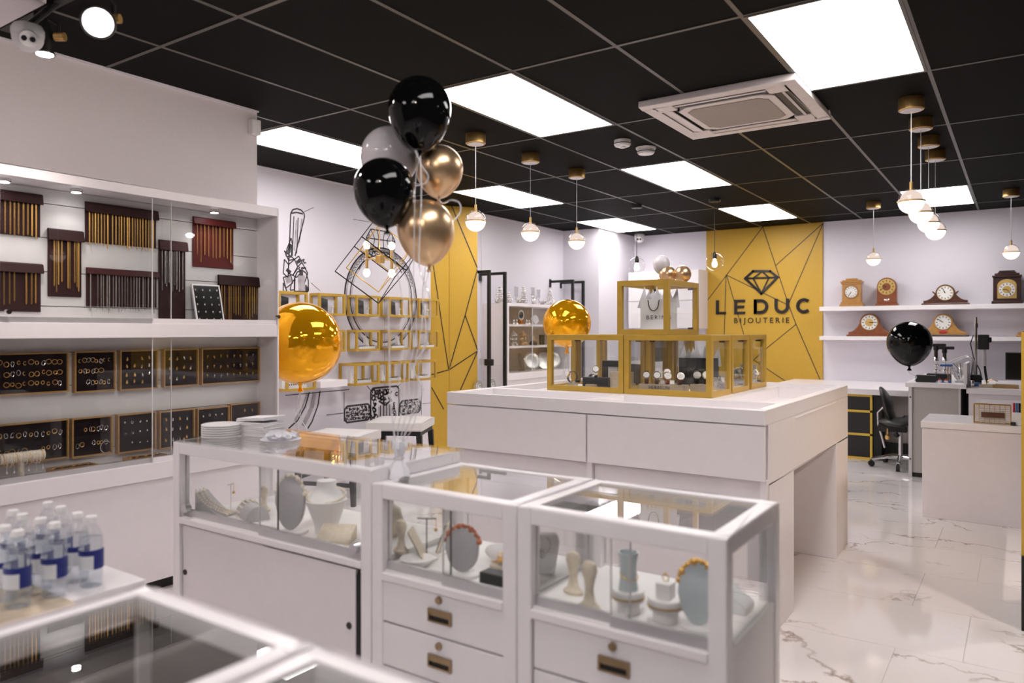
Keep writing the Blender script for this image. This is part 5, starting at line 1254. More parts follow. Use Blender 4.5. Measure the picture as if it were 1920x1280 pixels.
# shelf goods
def plate_up(px, z, R, lab, m='pewter', ang=.0, x=-5.03):
    y = P(px, 680, X=x).y
    t = MB().lathe((0, 0, 0), [(0, 0), (R*.55, 0), (R*.62, .006), (R*.98, .014), (R, .016), (R*.97, .018), (R*.6, .011), (0, .006)], 32)
    t.xf(Matrix.Translation((x, y, z+R*.985)) @ Matrix.Rotation(ang, 4, 'Z') @ Matrix.Rotation(radians(76), 4, 'Y'))
    one('plate', t, m, lab, 'plate', 'silver plates on the bottom shelf', smooth=True)
plate_up(996, .878, .115, 'wide silver plate standing upright on the bottom alcove shelf', ang=-.45)
plate_up(1019, .878, .11, 'silver plate half hidden behind the wide plate', ang=-.5, x=-5.08); plate_up(1037, .878, .115, 'white rimmed silver plate at the gold case edge', ang=-.45)
plate_up(976, .878, .11, 'silver plate turned edge on beside the wide plate', ang=.9, x=-5.04); 
y = 7.18; one('carved_rod', MB().tube([(-5.1, y-.08, 1.10), (-5.03, y-.02, .96), (-5.0, y, .905)], [.006, .01, .02], 8), 'leather_brown', 'thin dark rod leaning in the bottom alcove shelf', 'rod', smooth=True)
one('plate_rack', MB().box(-5.1, -4.93, 7.62, 8.25, .8775, .89), 'birch', 'wooden strip under the silver plates', 'plate rack')
def carousel(px, z, lab, m):
    y = P(px, 640, X=-5.0).y; x = -5.0
    k = MB().lathe((x, y, z), [(0, 0), (.055, 0), (.055, .03), (.045, .04), (.045, .045)], 20)
    for q in range(6): k.cyl((x+.035*cos(q), y+.035*sin(q), z+.04), (x+.035*cos(q), y+.035*sin(q), z+.12), .005, n=6).ball((x+.035*cos(q), y+.035*sin(q), z+.08), .012, 8, 6, (.8, 1, 1.3))
    k.lathe((x, y, z+.118), [(0, 0), (.05, 0), (.052, .008), (.03, .03), (.006, .05), (.005, .06), (0, .062)], 20)
    one('carousel_music_box', k, m, lab, 'music box', 'carousel music boxes on the middle shelf', smooth=True)
carousel(963, 1.193, 'silver carousel music box on the middle alcove shelf', 'silver'); carousel(981, 1.193, 'rosy gold carousel music box on the middle alcove shelf', 'gold_chrome')
y = P(1000, 640, X=-5.0).y; t = thing('snow_globe', 'snow globe on a dark base on the middle alcove shelf', 'snow globe', (-5.0, y, 1.193))
MB().lathe((-5.0, y, 1.193), [(0, 0), (.05, 0), (.052, .02), (.04, .05), (0, .052)], 18).build('base', 'dark_metal', t, smooth=True); MB().ball((-5.0, y, 1.29), .048, 18, 12).build('glass_ball', 'crystal', t, smooth=True); MB().ball((-5.0, y, 1.28), .022, 10, 8, (1, 1, 1.4)).build('figure', 'gold', t, smooth=True)
y = P(1016, 640, X=-5.05).y; one('photo_frame', MB().box(-5.06, -5.04, y-.05, y+.05, 1.193, 1.32), 'dark_metal', 'dark photo frame behind the glass joint on the middle alcove shelf', 'frame')
y = 7.16; one('photo_frame', MB().box(-.008, .008, -.04, .04, 0, .16).xf(Matrix.Translation((-5.03, y, 1.462)) @ Matrix.Rotation(-.25, 4, 'Y') @ Matrix.Rotation(-.2, 4, 'X')), 'leather_brown', 'dark brown photo frame leaning on the top alcove shelf', 'frame')
y = P(976, 590, X=-5.0).y; t = thing('round_award', 'round silver award with dark centre on an amber base, top alcove shelf', 'award', (-5.0, y, 1.4475))
MB().lathe((-5.0, y, 1.4475), [(0, 0), (.035, 0), (.038, .05), (.0, .052)], 16).build('base', 'orange_glass', t, smooth=True); MB().tube([(-5.01, y, 1.56), (-4.99, y, 1.56)], .062, 24).build('disc', 'silver', t, smooth=True); MB().tube([(-4.989, y, 1.56), (-4.985, y, 1.56)], .042, 20).build('disc_centre', 'black_gloss', t)
for i, px in enumerate((963, 969, 987, 992)): y = P(px, 590, X=-4.96).y; one('tiny_figurine', MB().lathe((-4.96, y, 1.4475), [(0, 0), (.022, 0), (.02, .01), (.008, .02), (.014, .04), (.008, .055), (0, .06)], 10), 'silver', 'tiny silver figurine, '+ORD[i]+' from the left, in front on the top alcove shelf', 'figurine', 'tiny figurines on the top shelf', smooth=True)
y = P(1003, 590, X=-5.05).y; one('white_fan_ornament', MB().prism([(0, 0)]+[(.09*cos(a), .12*sin(a)) for a in [radians(20+14*i) for i in range(10)]], 'yz', -.01, .01).xf(Matrix.Translation((-5.05, y, 1.4475))), 'display_white', 'white fan shaped ornament on the top alcove shelf', 'ornament')
# wall racks of black square tube
def rack(y, lab, clamp=False):
    t = thing('black_wall_rack', lab, 'rack', (-4.85, y, 0), 'black square tube wall racks')
    MB().box(-4.866, -4.834, y-.016, y+.016, 0, 2.04).build('post', 'black_steel', t)
    MB().box(-5.19, -4.866, y-.014, y+.014, 2.008, 2.04).build('arm', 'black_steel', t)
    MB().box(-5.199, -5.188, y-.02, y+.02, 1.95, 2.06).build('wall_plate', 'black_steel', t)
    if clamp: MB().box(-4.90, -4.80, y-.03, y+.03, .985, 1.06).build('clamp', 'black_steel', t, bev=.012)
rack(6.66, 'first black wall rack post beside the folded yellow panel, with a clamp', True); rack(6.965, 'second black wall rack post in front of the alcove cabinet side')
rack(8.52, 'black wall rack post behind the gold foil balloon'); rack(8.80, 'last black wall rack post in the alcove corner')
one('glass_shelf', MB().box(-5.195, -4.84, 6.68, 6.94, .975, .984), 'glass_top', 'glass shelf spanning the two black posts', 'shelf')
one('wooden_shelf', MB().box(-5.195, -4.84, 6.645, 6.99, .66, .69), 'white_satin', 'white shelf low between the two black posts', 'shelf')
for px, lab in ((897, 'round clock with bold numerals half behind the yellow panel'), (922, 'round clock with bold numerals on the low white shelf')):
    v = P(px, 724, X=-4.95); R = .065; z = .6905+R
    t = thing('round_clock', lab, 'clock', (-4.95, v.y, .6905), 'round numeral clocks on the low shelf')
    MB().tube([(-4.97, v.y, z), (-4.94, v.y, z)], R, 24).build('case', 'silver', t, smooth=True); MB().tube([(-4.939, v.y, z), (-4.937, v.y, z)], R*.88, 24).build('dial', 'dial_white', t)
    for h in range(12): a = h*pi/6; MB().cbox((-4.936, v.y+R*.68*sin(a), z+R*.68*cos(a)), .002, .010, .014).build('numeral', 'black_line', t)
    MB().bar((-4.935, v.y, z), (-4.935, v.y+.03, z+.015), .004, .002).bar((-4.935, v.y, z), (-4.935, v.y-.01, z+.035), .003, .002).build('hands', 'black_line', t)
v = P(902, 676, X=-5.0); one('crystal_block', MB().cbox((-5.0, v.y+.02, 1.02), .05, .05, .07), 'crystal', 'small crystal block on the glass shelf', 'ornament')

# ---- white wall cupboards behind the top case
a, b_ = P(1178, 510, Y=9.6), P(1310, 615, Y=9.6)
t = thing('wall_cupboard', 'white wall cupboard in the far alcove seen through the top gold case', 'cupboard', ((a.x+b_.x)/2, 9.78, 1.40))
MB().box(a.x, b_.x, 9.62, BY-.001, 1.40, 2.19).build('carcass', 'white_melamine', t)
for z0, z1 in ((1.405, 1.775), (1.782, 2.185)):
    MB().box(a.x+.003, b_.x-.003, 9.60, 9.619, z0, z1).build('door', 'white_gloss', t, bev=.003)
one('low_cupboard', MB().box(a.x+.05, -3.58, 9.45, BY-.001, 0, .95), 'white_melamine', 'low white cupboard under the far wall cupboard', 'cupboard')
one('coffee_maker', MB().box(a.x+.3, a.x+.48, 9.6, 9.8, .9515, 1.25).box(a.x+.3, a.x+.48, 9.5, 9.6, .9515, .98), 'dark_metal', 'dark coffee maker on the low far cupboard', 'appliance', bev=.01)

# ================================================================== LOGO PANEL
LY = BY-.022
t = thing('logo_panel', 'mustard yellow wall panel with black diamond logo and jeweller lettering', 'sign', (-2.81, BY-.012, 0))
MB().box(-3.565, -2.062, LY, BY-.001, 0, CZ-.006).build('panel', 'mustard', t)
def LP(x, y): v = P(1300+x/3.097, 400+y/3.097, Y=LY); return v
def lstroke(pts, wd, th, m, close=False, name='inlay_line'):
    q = [LP(*p) for p in pts]; mb = MB()
    if close: q.append(q[0])
    for u, v in zip(q, q[1:]):
        d = (v-u).normalized(); n = Vector((-d.z, 0, d.x))*wd/2
        mb.par(u-n-d*wd*.35+Vector((0, -th, 0)), (v-u)+d*wd*.7, n*2, (0, th, 0))
    return mb.build(name, m, t)
for pts in ([(78, 510), (193, 358), (403, 78)], [(403, 78), (478, 303), (553, 530), (595, 640), (745, 985)], [(478, 303), (752, 58)], [(553, 525), (754, 58)], [(193, 358), (540, 527)], [(190, 358), (178, 760)], [(193, 358), (310, 760)], [(595, 645), (435, 775), (350, 850)], [(350, 850), (552, 985)]):
    lstroke(pts, .010, .0015, 'black_line')
lstroke([(302, 377), (348, 335), (447, 335), (490, 371), (396, 466)], .030, .012, 'black_gloss', True, 'diamond_outline')
lstroke([(302, 377), (348, 376), (440, 373), (490, 371)], .022, .011, 'black_gloss', False, 'diamond_girdle')
lstroke([(348, 376), (400, 337), (440, 373)], .018, .010, 'black_gloss', False, 'diamond_facet'); lstroke([(348, 376), (396, 464), (440, 373)], .018, .010, 'black_gloss', False, 'diamond_facet')
zT, zB_ = 1.785, 1.592; th = .016; H_ = zT-zB_; sw = .040
def letter(px0, px1, fn):
    a, b = P(px0, 580, Y=LY).x, P(px1, 575, Y=LY).x
    mb = MB(); fn(mb, a, b); mb.build('letter', 'black_gloss', t)
def bx_(mb, x0, x1, z0, z1): mb.box(x0, x1, LY-th, LY, z0, z1)
def strip(mb, pts, wd):
    ps = [Vector((x, LY-th, z)) for x, z in pts]
    L_ = []; R_ = []
    for i, p in enumerate(ps):
        d = (ps[min(i+1, len(ps)-1)]-ps[max(i-1, 0)]).normalized(); n = Vector((-d.z, 0, d.x))*wd/2; L_.append(p+n); R_.append(p-n)
    k = len(ps); y_ = Vector((0, th, 0))
    mb.rings([[L_[i], R_[i], R_[i]+y_, L_[i]+y_] for i in range(k)])
def fL(mb, a, b): bx_(mb, a, a+sw, zB_, zT); bx_(mb, a+sw, b, zB_, zB_+sw*.85)
def fE(mb, a, b):
    bx_(mb, a, a+sw, zB_, zT)
    for z in (zB_, (zB_+zT)/2-sw*.42, zT-sw*.85): bx_(mb, a+sw, b-(.012 if zB_ < z < zT-.05 else 0), z, z+sw*.85)
def fD(mb, a, b):
    h = sw/2; r = H_/2-h
    strip(mb, [(a+h, zB_+h), (a+h, zT-h)], sw); bx_(mb, a, b-r-h, zT-sw, zT); bx_(mb, a, b-r-h, zB_, zB_+sw)
    bx_(mb, a, a+sw, zB_, zT); strip(mb, arc(b-r-h, (zT+zB_)/2, r, -pi/2, pi/2, 18), sw)
def fU(mb, a, b):
    h = sw/2; r = (b-a)/2-h; cz = zB_+r+h
    strip(mb, [(a+h, zT), (a+h, cz)], sw); strip(mb, [(b-h, zT), (b-h, cz)], sw); strip(mb, arc((a+b)/2, cz, r, pi, 2*pi, 18), sw)
def fC(mb, a, b):
    h = sw/2; r = H_/2-h
    strip(mb, arc(a+r+h, (zT+zB_)/2, r, radians(47), radians(313), 24), sw)
for x0, x1, fn in ((1343, 1361.5, fL), (1377, 1397.5, fE), (1413.7, 1441, fD), (1452.5, 1480, fU), (1493, 1522, fC)): letter(x0, x1, fn)
a, b_ = P(1377, 603, Y=LY), P(1480, 598, Y=LY)
letters(t, 'BIJOUTERIE', .112, .008, 'black_gloss', .036, ((a.x+b_.x)/2, LY-.005, 1.503), width=b_.x-a.x)

# ================================================================== CLOCK SHELVES
for z0, z1, nm in ((1.611, 1.664, 'upper'), (1.258, 1.304, 'lower')):
    one('floating_shelf', MB().box(-2.05, 2.45, 9.70, BY-.001, z0, z1), 'white_gloss', nm+' long white floating shelf carrying mantel clocks', 'shelf', bev=.003)
CYF = 9.78
def dial(t, x, z, R, face='dial_white', rim='brass', h=(10, 9), y=CYF, gold=False, numerals=True):
    MB().tube([(x, y+.004, z), (x, y-.008, z)], R*1.06, 28).build('bezel', rim, t, smooth=True)
    MB().tube([(x, y-.0085, z), (x, y-.010, z)], R*.97, 28).build('dial', face, t)
    if gold: MB().tube([(x, y-.0105, z), (x, y-.012, z)], R*.52, 24).build('dial_centre', 'dial_gold', t)
    if numerals:
        m = MB()
        for k in range(12):
            a = k*pi/6; c = Vector((x+R*.78*sin(a), y-.0115, z+R*.78*cos(a))); d = Vector((sin(a), 0, cos(a)))
            m.bar(c-d*R*.11, c+d*R*.11, R*.09, .002, up=(0, 1, 0))
        m.build('numerals', 'black_line', t)
    for ang, ln, wd in ((h[0]*30+h[1]*2.5/5, .5, .09), (h[1]*30, .8, .06)):
        a = radians(ang); MB().bar((x, y-.014, z), (x+R*ln*sin(a), y-.014, z+R*ln*cos(a)), R*wd, .002, up=(0, 1, 0)).build('hand', 'black_line', t)
UZ, LZ = 1.6645, 1.3045
def base_clock(x, w_, z, m, lab):
    return thing('mantel_clock', lab, 'clock', (x, CYF+.06, z), 'mantel clocks on the floating shelves')
# 1 light oak bracket clock
x, w_, z = -1.70, .262, UZ; h_ = .34
t = base_clock(x, w_, z, 'oak', 'light oak square bracket clock at the panel end of the upper shelf')
MB().box(x-w_*.40, x+w_*.40, CYF, CYF+.12, z+.055, z+h_*.80).build('case', 'honey', t, bev=.003)
MB().box(x-w_*.5, x+w_*.5, CYF-.02, CYF+.13, z, z+.03).box(x-w_*.46, x+w_*.46, CYF-.012, CYF+.126, z+.03, z+.055).build('base', 'honey', t, bev=.005)
MB().box(x-w_*.48, x+w_*.48, CYF-.018, CYF+.128, z+h_*.86, z+h_*.90).box(x-w_*.44, x+w_*.44, CYF-.01, CYF+.124, z+h_*.80, z+h_*.86).box(x-w_*.40, x+w_*.40, CYF-.005, CYF+.12, z+h_*.90, z+h_*.94).box(x-w_*.24, x+w_*.24, CYF+.0, CYF+.11, z+h_*.94, z+h_).build('crown', 'honey', t, bev=.004)
for a in (.27,): MB().torus((x, CYF-.003, z+.175), w_*.31, .005, (0, 1, 0), 28, 6).build('moulding', 'oak', t)
dial(t, x, z+.175, .069, rim='oak', h=(7, 7.2), numerals=True)
# 2 round top cherry clock
x, w_, z = -1.315, .235, UZ; h_ = .335; r = w_*.45
t = base_clock(x, w_, z, '', 'round topped cherry clock with skeleton gold dial on the upper shelf')
MB().prism([(x-r, z+.03), (x+r, z+.03)]+arc(x, z+h_-r, r, 0, pi, 20), 'xz', CYF, CYF+.11).build('case', 'cherry', t, bev=.006)
MB().box(x-w_*.5, x+w_*.5, CYF-.02, CYF+.12, z, z+.03).build('base', 'cherry', t, bev=.006)
dial(t, x, z+h_-r-.005, .09, 'dial_gold', 'brass', (9.6, 8.2))
MB().tube([(x, CYF-.011, z+h_-r-.005), (x, CYF-.0125, z+h_-r-.005)], .045, 20).build('dial_centre', 'cherry', t)
MB().ball((x, CYF-.002, z+.072), .03, 16, 8, (1, .12, .5)).build('badge', 'silver', t, smooth=True)
# tambour clocks
def tambour(x, w_, z, h_, m, lab, R, face, hh, gold=False, base='walnut', ears=False, badge=False):
    t = base_clock(x, w_, z, m, lab); rr = R*1.22; zc = z+h_-rr; n = 10; hw = w_*.46
    side = []
    for i in range(n+1):
        f = i/n; sx = rr*.97+(hw-rr*.97)*f; sz = (zc-z-.05)*(1-f)**2.3
        side.append((sx, z+.052+sz))
    top = arc(x, zc, rr, 0.05, pi-.05, 18)
    poly = [(x+a, b) for a, b in side[::-1]]+[p for p in top if p[1] > side[0][1]]+[(x-a, b) for a, b in side]+[(x-hw, z+.022), (x+hw, z+.022)]
    MB().prism(poly, 'xz', CYF, CYF+.10).build('case', m, t, bev=.004)
    MB().box(x-w_*.5, x+w_*.5, CYF-.02, CYF+.115, z, z+.022).build('base', base, t, bev=.006)
    dial(t, x, zc, R, face, 'brass', hh, gold=gold)
    if ears:
        for s in (-1, 1): MB().prism([(x+s*rr*.95, zc+.0), (x+s*(rr+.032), zc+.028), (x+s*(rr+.03), zc+.012), (x+s*rr*.98, zc-.025)], 'xz', CYF+.01, CYF+.09).build('ear', m, t)
    if badge: MB().ball((x, CYF-.001, z+.052), .045, 16, 8, (1, .1, .42)).build('badge', 'red_plastic', t, smooth=True)
    return t
tambour(-.715, .475, UZ, .232, 'walnut', 'dark walnut humpbacked clock with little ears on the upper shelf', .080, 'dial_white', (11, 11.2), ears=True)
tambour(-1.50, .505, LZ, .272, 'cherry', 'reddish humpbacked clock with gold dial centre on the lower shelf', .088, 'dial_white', (3, 3), gold=True, base='cherry')
tambour(-.735, .50, LZ, .262, 'honey', 'honey coloured humpbacked clock with a red badge, beside the black balloon', .082, 'dial_white', (10, 10.2), base='mahogany', badge=True)
tambour(.20, .50, LZ, .26, 'honey', 'pale humpbacked clock cut by the frame edge on the lower shelf', .085, 'dial_white', (4, 12), base='honey')
# dark bracket clock
x, w_, z = -.13, .285, UZ; h_ = .365
t = base_clock(x, w_, z, '', 'dark mahogany bracket clock with arched gold dial at the frame edge')
MB().box(x-w_*.45, x+w_*.45, CYF, CYF+.13, z+.035, z+h_*.80).build('case', 'mahogany', t, bev=.004)
MB().box(x-w_*.5, x+w_*.5, CYF-.025, CYF+.14, z, z+.035).build('base', 'mahogany', t, bev=.008)
MB().box(x-w_*.48, x+w_*.48, CYF-.02, CYF+.135, z+h_*.80, z+h_*.86).box(x-w_*.40, x+w_*.40, CYF-.01, CYF+.125, z+h_*.86, z+h_*.92).box(x-w_*.30, x+w_*.30, CYF, CYF+.115, z+h_*.92, z+h_*.96).box(x-w_*.26, x+w_*.26, CYF, CYF+.11, z+h_*.97, z+h_).build('crown', 'mahogany', t, bev=.006)
MB().prism([(x-.088, z+.06), (x+.088, z+.06), (x+.088, z+.20)]+arc(x, z+.20, .088, .1, pi-.1, 14, .07)+[(x-.088, z+.20)], 'xz', CYF-.006, CYF+.001).build('dial_plate', 'dial_gold', t)
dial(t, x, z+.155, .078, 'dial_white', 'brass', (9, 4.8), y=CYF-.006, gold=True)

# ================================================================== WORK AREA
t = thing('wall_desk', 'long white wall desk with black underside beneath the clock shelves', 'desk', (-1.5, 9.3, 0))
MB().box(-2.4, -.90, 8.62, BY-.001, .695, .755).build('desktop', 'white_gloss', t, bev=.003)
MB().box(-1.30, -.90, 8.95, 8.97, .02, .69).build('modesty_panel', 'grey_board', t)
MB().box(-1.24, -.90, 8.93, 8.949, .02, .17).build('lower_strip', 'black_steel', t)
MB().box(-1.30, -1.22, 8.72, 8.949, .0, .69).build('leg_panel', 'black_steel', t)
t = thing('drawer_unit', 'black drawer unit edged in yellow under the wall desk', 'drawer unit', (-1.7, 8.85, 0))
MB().box(-2.1, -1.305, 8.71, 9.6, .01, .69).build('carcass', 'black_steel', t)
zz = [.68, .512, .265, .012]
for a, b_ in zip(zz, zz[1:]):
    MB().box(-2.08, -1.325, 8.695, 8.709, b_+.012, a-.012).build('drawer', 'black_paper', t)
for z in zz: MB().box(-2.1, -1.305, 8.688, 8.7095, z-.012, z+.012).build('yellow_edge', 'yellow_trim', t)
for x in (-2.1, -1.327): MB().box(x, x+.022, 8.688, 8.7095, .024, .668).build('yellow_edge', 'yellow_trim', t)
# swivel chair
cx_, cy_ = -1.0, 8.38
t = thing('swivel_chair', 'black swivel work chair with chrome star base at the wall desk', 'chair', (cx_, cy_, 0))
s_ = MB().ball((0, 0, 0), 1, 24, 12, (.23, .20, .055)); 
for v in s_.v: v.z += .10*(v.x*v.x) - (.02 if v.x < 0 else 0)
s_.xf(Matrix.Translation((cx_+.03, cy_, .47))).build('seat', 'leather_black', t, smooth=True)
k = MB().ball((0, 0, 0), 1, 24, 14, (.045, .16, .19))
for v in k.v: v.x += -.5*v.z*abs(v.z)*2.2-.16*v.z
k.xf(Matrix.Translation((cx_-.115, cy_, .615))).build('backrest', 'leather_black', t, smooth=True)
MB().tube([(cx_-.15, cy_-.02, .60), (cx_-.205, cy_-.02, .54), (cx_-.20, cy_-.02, .42), (cx_-.14, cy_-.02, .19)], .0105, 10).build('back_support', 'chrome', t, smooth=True)
MB().box(cx_-.20, cx_+.06, cy_-.05, cy_+.05, .355, .43).build('mechanism', 'black_steel', t, bev=.01)
for x, z in ((-.11, .30), (-.03, .33)): MB().cyl((cx_+x, cy_-.06, .39), (cx_+x, cy_-.06, z+.03), .008, n=8).ball((cx_+x, cy_-.06, z), .026, 12, 8, (1, .7, 1)).build('lever', 'black_steel' if x > -.1 else 'brass', t, smooth=True)
MB().cyl((cx_, cy_, .09), (cx_, cy_, .36), .022, n=14).build('gas_column', 'chrome', t, smooth=True)
for i in range(5):
    a = radians(200+72*i); d = Vector((cos(a), sin(a), 0)); p0 = Vector((cx_, cy_, .105)); p1 = p0+d*.27+Vector((0, 0, -.03))
    g = MB().tube([p0, p0+d*.13+Vector((0, 0, .0)), p1], [.026, .02, .016], 10).build('base_arm', 'chrome', t, smooth=True)
    n_ = Vector((-d.y, d.x, 0))
    MB().cyl(p1+Vector((0, 0, -.043))-n_*.016, p1+Vector((0, 0, -.043))+n_*.016, .030, n=14).cyl(p1, p1+Vector((0, 0, -.03)), .010, n=8).build('caster', 'black_steel', g, smooth=True)
# grey workbench
t = thing('workbench', 'grey fronted workbench with white top holding tools', 'workbench', (-.64, 8.3, 0))
MB().box(-.86, -.455, 7.90, 8.10, .045, .845).build('body', 'grey_board', t); MB().box(-.50, -.455, 8.10, 9.55, 0, .845).build('side_panel', 'grey_board', t)
MB().box(-.875, -.845, 7.885, 7.899, .0, .848).build('edge_profile', 'alu', t, bev=.002)
MB().box(-.47, -.455, 7.885, 7.899, .05, .845).build('edge_strip', 'alu', t)
MB().box(-.90, -.41, 7.86, 9.6, .846, .885).build('top', 'white_gloss', t, bev=.002)
MB().box(-.85, -.48, 7.93, 8.08, 0, .0445).build('plinth', 'black_steel', t)
for z in (.17, .75): MB().cyl((-.86, 7.882, z), (-.86, 7.886, z), .008, n=10).build('screw', 'dark_metal', t)
t = thing('white_cabinet', 'white cabinet beside the workbench behind the reception counter', 'cabinet', (.3, 8.4, 0))
MB().box(-.395, 1.4, 7.92, 9.2, .0, .805).build('body', 'white_melamine', t)
MB().box(-.41, 1.4, 7.88, 9.25, .806, .855).build('top', 'white_gloss', t, bev=.002)
MB().box(-.30, 1.0, 7.905, 7.919, .05, .76).build('door', 'white_satin', t, bev=.002)
one('gap_shade_sheet', MB().box(-.452, -.40, 8.6, 8.64, 0, .845), 'black_steel', 'black sheet painting the shade of the gap beside the workbench', 'board')  # added sheet, its black stands in for shade in the open gap
one('upright_board', MB().box(-.432, -.405, 7.9, 8.45, .886, 1.075), 'white_gloss', 'white upright divider board at the end of the workbench', 'divider', bev=.002)
BZ = .8855
one('black_tool_case', MB().box(-.83, -.665, 8.0, 8.12, BZ, BZ+.065), 'black_paper', 'black tool case in front on the workbench', 'case', bev=.004)
one('black_tool_case', MB().box(-.76, -.57, 8.25, 8.37, BZ, BZ+.07), 'black_paper', 'black tool case behind the first one on the workbench', 'case', bev=.004)
def scope(px, y, h_, lab):
    c = P(px, 700, Y=y); x = c.x
    t = thing('tool_press', lab, 'press tool', (x, y, BZ), 'bench presses with black handles')
    MB().cbox((x, y, BZ+.012), .075, .075, .024).build('foot', 'dark_metal', t, bev=.004)
    MB().cyl((x, y, BZ+.024), (x, y, BZ+h_), .011, n=10).build('column', 'chrome', t, smooth=True)
    MB().lathe((x, y, BZ+h_*.25), [(.012, 0), (.035, .004), (.035, .012), (.012, .02), (.012, .05), (.028, .054), (.028, .066), (.012, .075), (.012, .1), (.024, .105), (.02, .14), (.012, .15)], 14).build('collar', 'chrome', t, smooth=True)
    MB().cyl((x, y, BZ+h_*.6), (x, y, BZ+h_-.02), .017, n=10).build('sleeve', 'dark_metal', t, smooth=True)
    MB().box(x-.085, x+.085, y-.02, y+.02, BZ+h_-.012, BZ+h_+.018).cyl((x, y, BZ+h_-.05), (x, y, BZ+h_), .024, n=12).build('handle_bar', 'black_steel', t, bev=.005)
scope(1755, 8.45, .34, 'bench press with black handle just right of the black balloon'); scope(1771, 8.64, .31, 'second bench press with black handle by the blue clamp')
x = P(1777, 700, Y=8.1).x; t = thing('blue_clamp', 'blue bench clamp with two steel columns', 'clamp', (x, 8.1, BZ))
MB().box(x-.085, x+.03, 8.05, 8.15, BZ, BZ+.012).build('base', 'blue_plastic', t); MB().box(x-.06, x+.04, 8.07, 8.13, BZ+.150, BZ+.170).build('top_jaw', 'blue_plastic', t, bev=.003)
for a in (.0, .025): MB().cyl((x+a, 8.1, BZ+.012), (x+a, 8.1, BZ+.15), .007, n=8).build('column', 'chrome', t, smooth=True)
for i, px in enumerate((1762, 1774)): x = P(px, 706, Y=8.0).x; t = thing('red_cap_jar', 'small white jar with a red cap '+('near the black case' if i == 0 else 'under the blue clamp'), 'jar', (x, 8.0, BZ), 'small red capped jars'); MB().lathe((x, 8.0, BZ), [(0, 0), (.016, 0), (.016, .022), (0, .024)], 12).build('jar', 'plastic_white', t, smooth=True); MB().lathe((x, 8.0, BZ+.0245), [(0, 0), (.013, 0), (.013, .010), (0, .014)], 12).build('cap', 'red_plastic', t, smooth=True)
x = P(1800, 700, Y=8.15).x; t = thing('wire_basket', 'small wire basket crammed with steel tools on the workbench', 'basket', (x, 8.15, BZ))
MB().lathe((x, 8.15, BZ), [(0, 0), (.04, 0), (.04, .015), (0, .016)], 16).build('foot', 'alu', t)
m = MB()
for i in range(12): a = i*pi/6; m.tube([(x+.02*cos(a), 8.15+.02*sin(a), BZ+.015), (x+.055*cos(a), 8.15+.055*sin(a), BZ+.07), (x+.04*cos(a), 8.15+.04*sin(a), BZ+.12)], .002, 4)
m.torus((x, 8.15, BZ+.07), .055, .002, n=18, m=4).torus((x, 8.15, BZ+.12), .04, .002, n=18, m=4).build('wires', 'alu', t)
r2 = random.Random(6); 
for i in range(9):
    a = r2.uniform(-.9, .3); p0 = Vector((x+r2.uniform(-.02, .02), 8.15+r2.uniform(-.02, .02), BZ+.03))
    one('hand_tool', MB().tube([p0, p0+Vector((a*.08, 0, .10)), p0+Vector((a*.2, .02, .15))], [.004, .004, .003], 6), 'chrome', 'steel hand tool, '+ORD[i]+' in the small wire basket', 'tool', 'steel tools in the wire basket', smooth=True)
one('flexible_tube', MB().tube([(x-.14, 8.3, BZ+.16), (x-.05, 8.3, BZ+.21), (x+.06, 8.3, BZ+.25), (x+.10, 8.3, BZ+.2), (x+.08, 8.3, BZ+.03)], .008, 8).tube([(x-.10, 8.32, BZ+.14), (x+.02, 8.32, BZ+.23), (x+.09, 8.34, BZ+.24), (x+.11, 8.37, BZ+.01)], .005, 8), 'alu', 'silver flexible tubes arching over the wire basket', 'tube', smooth=True)
# stand with black motor
x = P(1830, 700, Y=8.3).x; WZ = .8555
t = thing('motor_stand', 'tall chrome pole stand with a black hanging motor box', 'motor stand', (x, 8.3, WZ))
MB().cbox((x, 8.3, WZ+.05), .09, .09, .10).build('clamp_base', 'black_steel', t, bev=.01)
MB().cyl((x, 8.3, WZ+.1), (x, 8.3, 1.50), .011, n=12).build('pole', 'chrome', t, smooth=True)
MB().cyl((x, 8.3, 1.40), (x, 8.3, 1.44), .017, n=12).build('collar', 'chrome', t, smooth=True)
MB().box(x+.015, x+.105, 8.25, 8.35, 1.195, 1.335).box(x+.10, x+.125, 8.28, 8.32, 1.26, 1.31).build('motor_box', 'black_steel', t, bev=.008)
MB().cyl((x+.065, 8.3, 1.04), (x+.06, 8.3, 1.195), .02, n=12).build('hose_sleeve', 'smoke_white', t, smooth=True)
MB().tube([(x+.07, 8.3, 1.05), (x+.075, 8.3, .98), (x+.09, 8.28, WZ+.03)], .011, 8).build('handpiece_hose', 'black_steel', t, smooth=True)
MB().tube([(x-.02, 8.3, 1.33), (x-.045, 8.3, 1.25), (x-.02, 8.3, 1.12), (x+.03, 8.3, 1.0), (x+.05, 8.3, WZ+.05)], .005, 6).build('cord', 'black_line', t, smooth=True)
x2 = P(1833, 712, Y=8.05).x; one('blue_box', MB().cbox((x2, 8.05, WZ+.02), .06, .05, .04), 'blue_plastic', 'small blue box at the foot of the pole stand', 'box', bev=.003)
x2 = P(1822, 715, Y=8.0).x; one('steel_dish', MB().lathe((x2, 8.0, WZ), [(0, 0), (.05, 0), (.055, .008), (.02, .012), (.025, .04), (.02, .06), (0, .062)], 16), 'silver', 'steel vise dish at the edge of the white cabinet', 'vise', smooth=True)
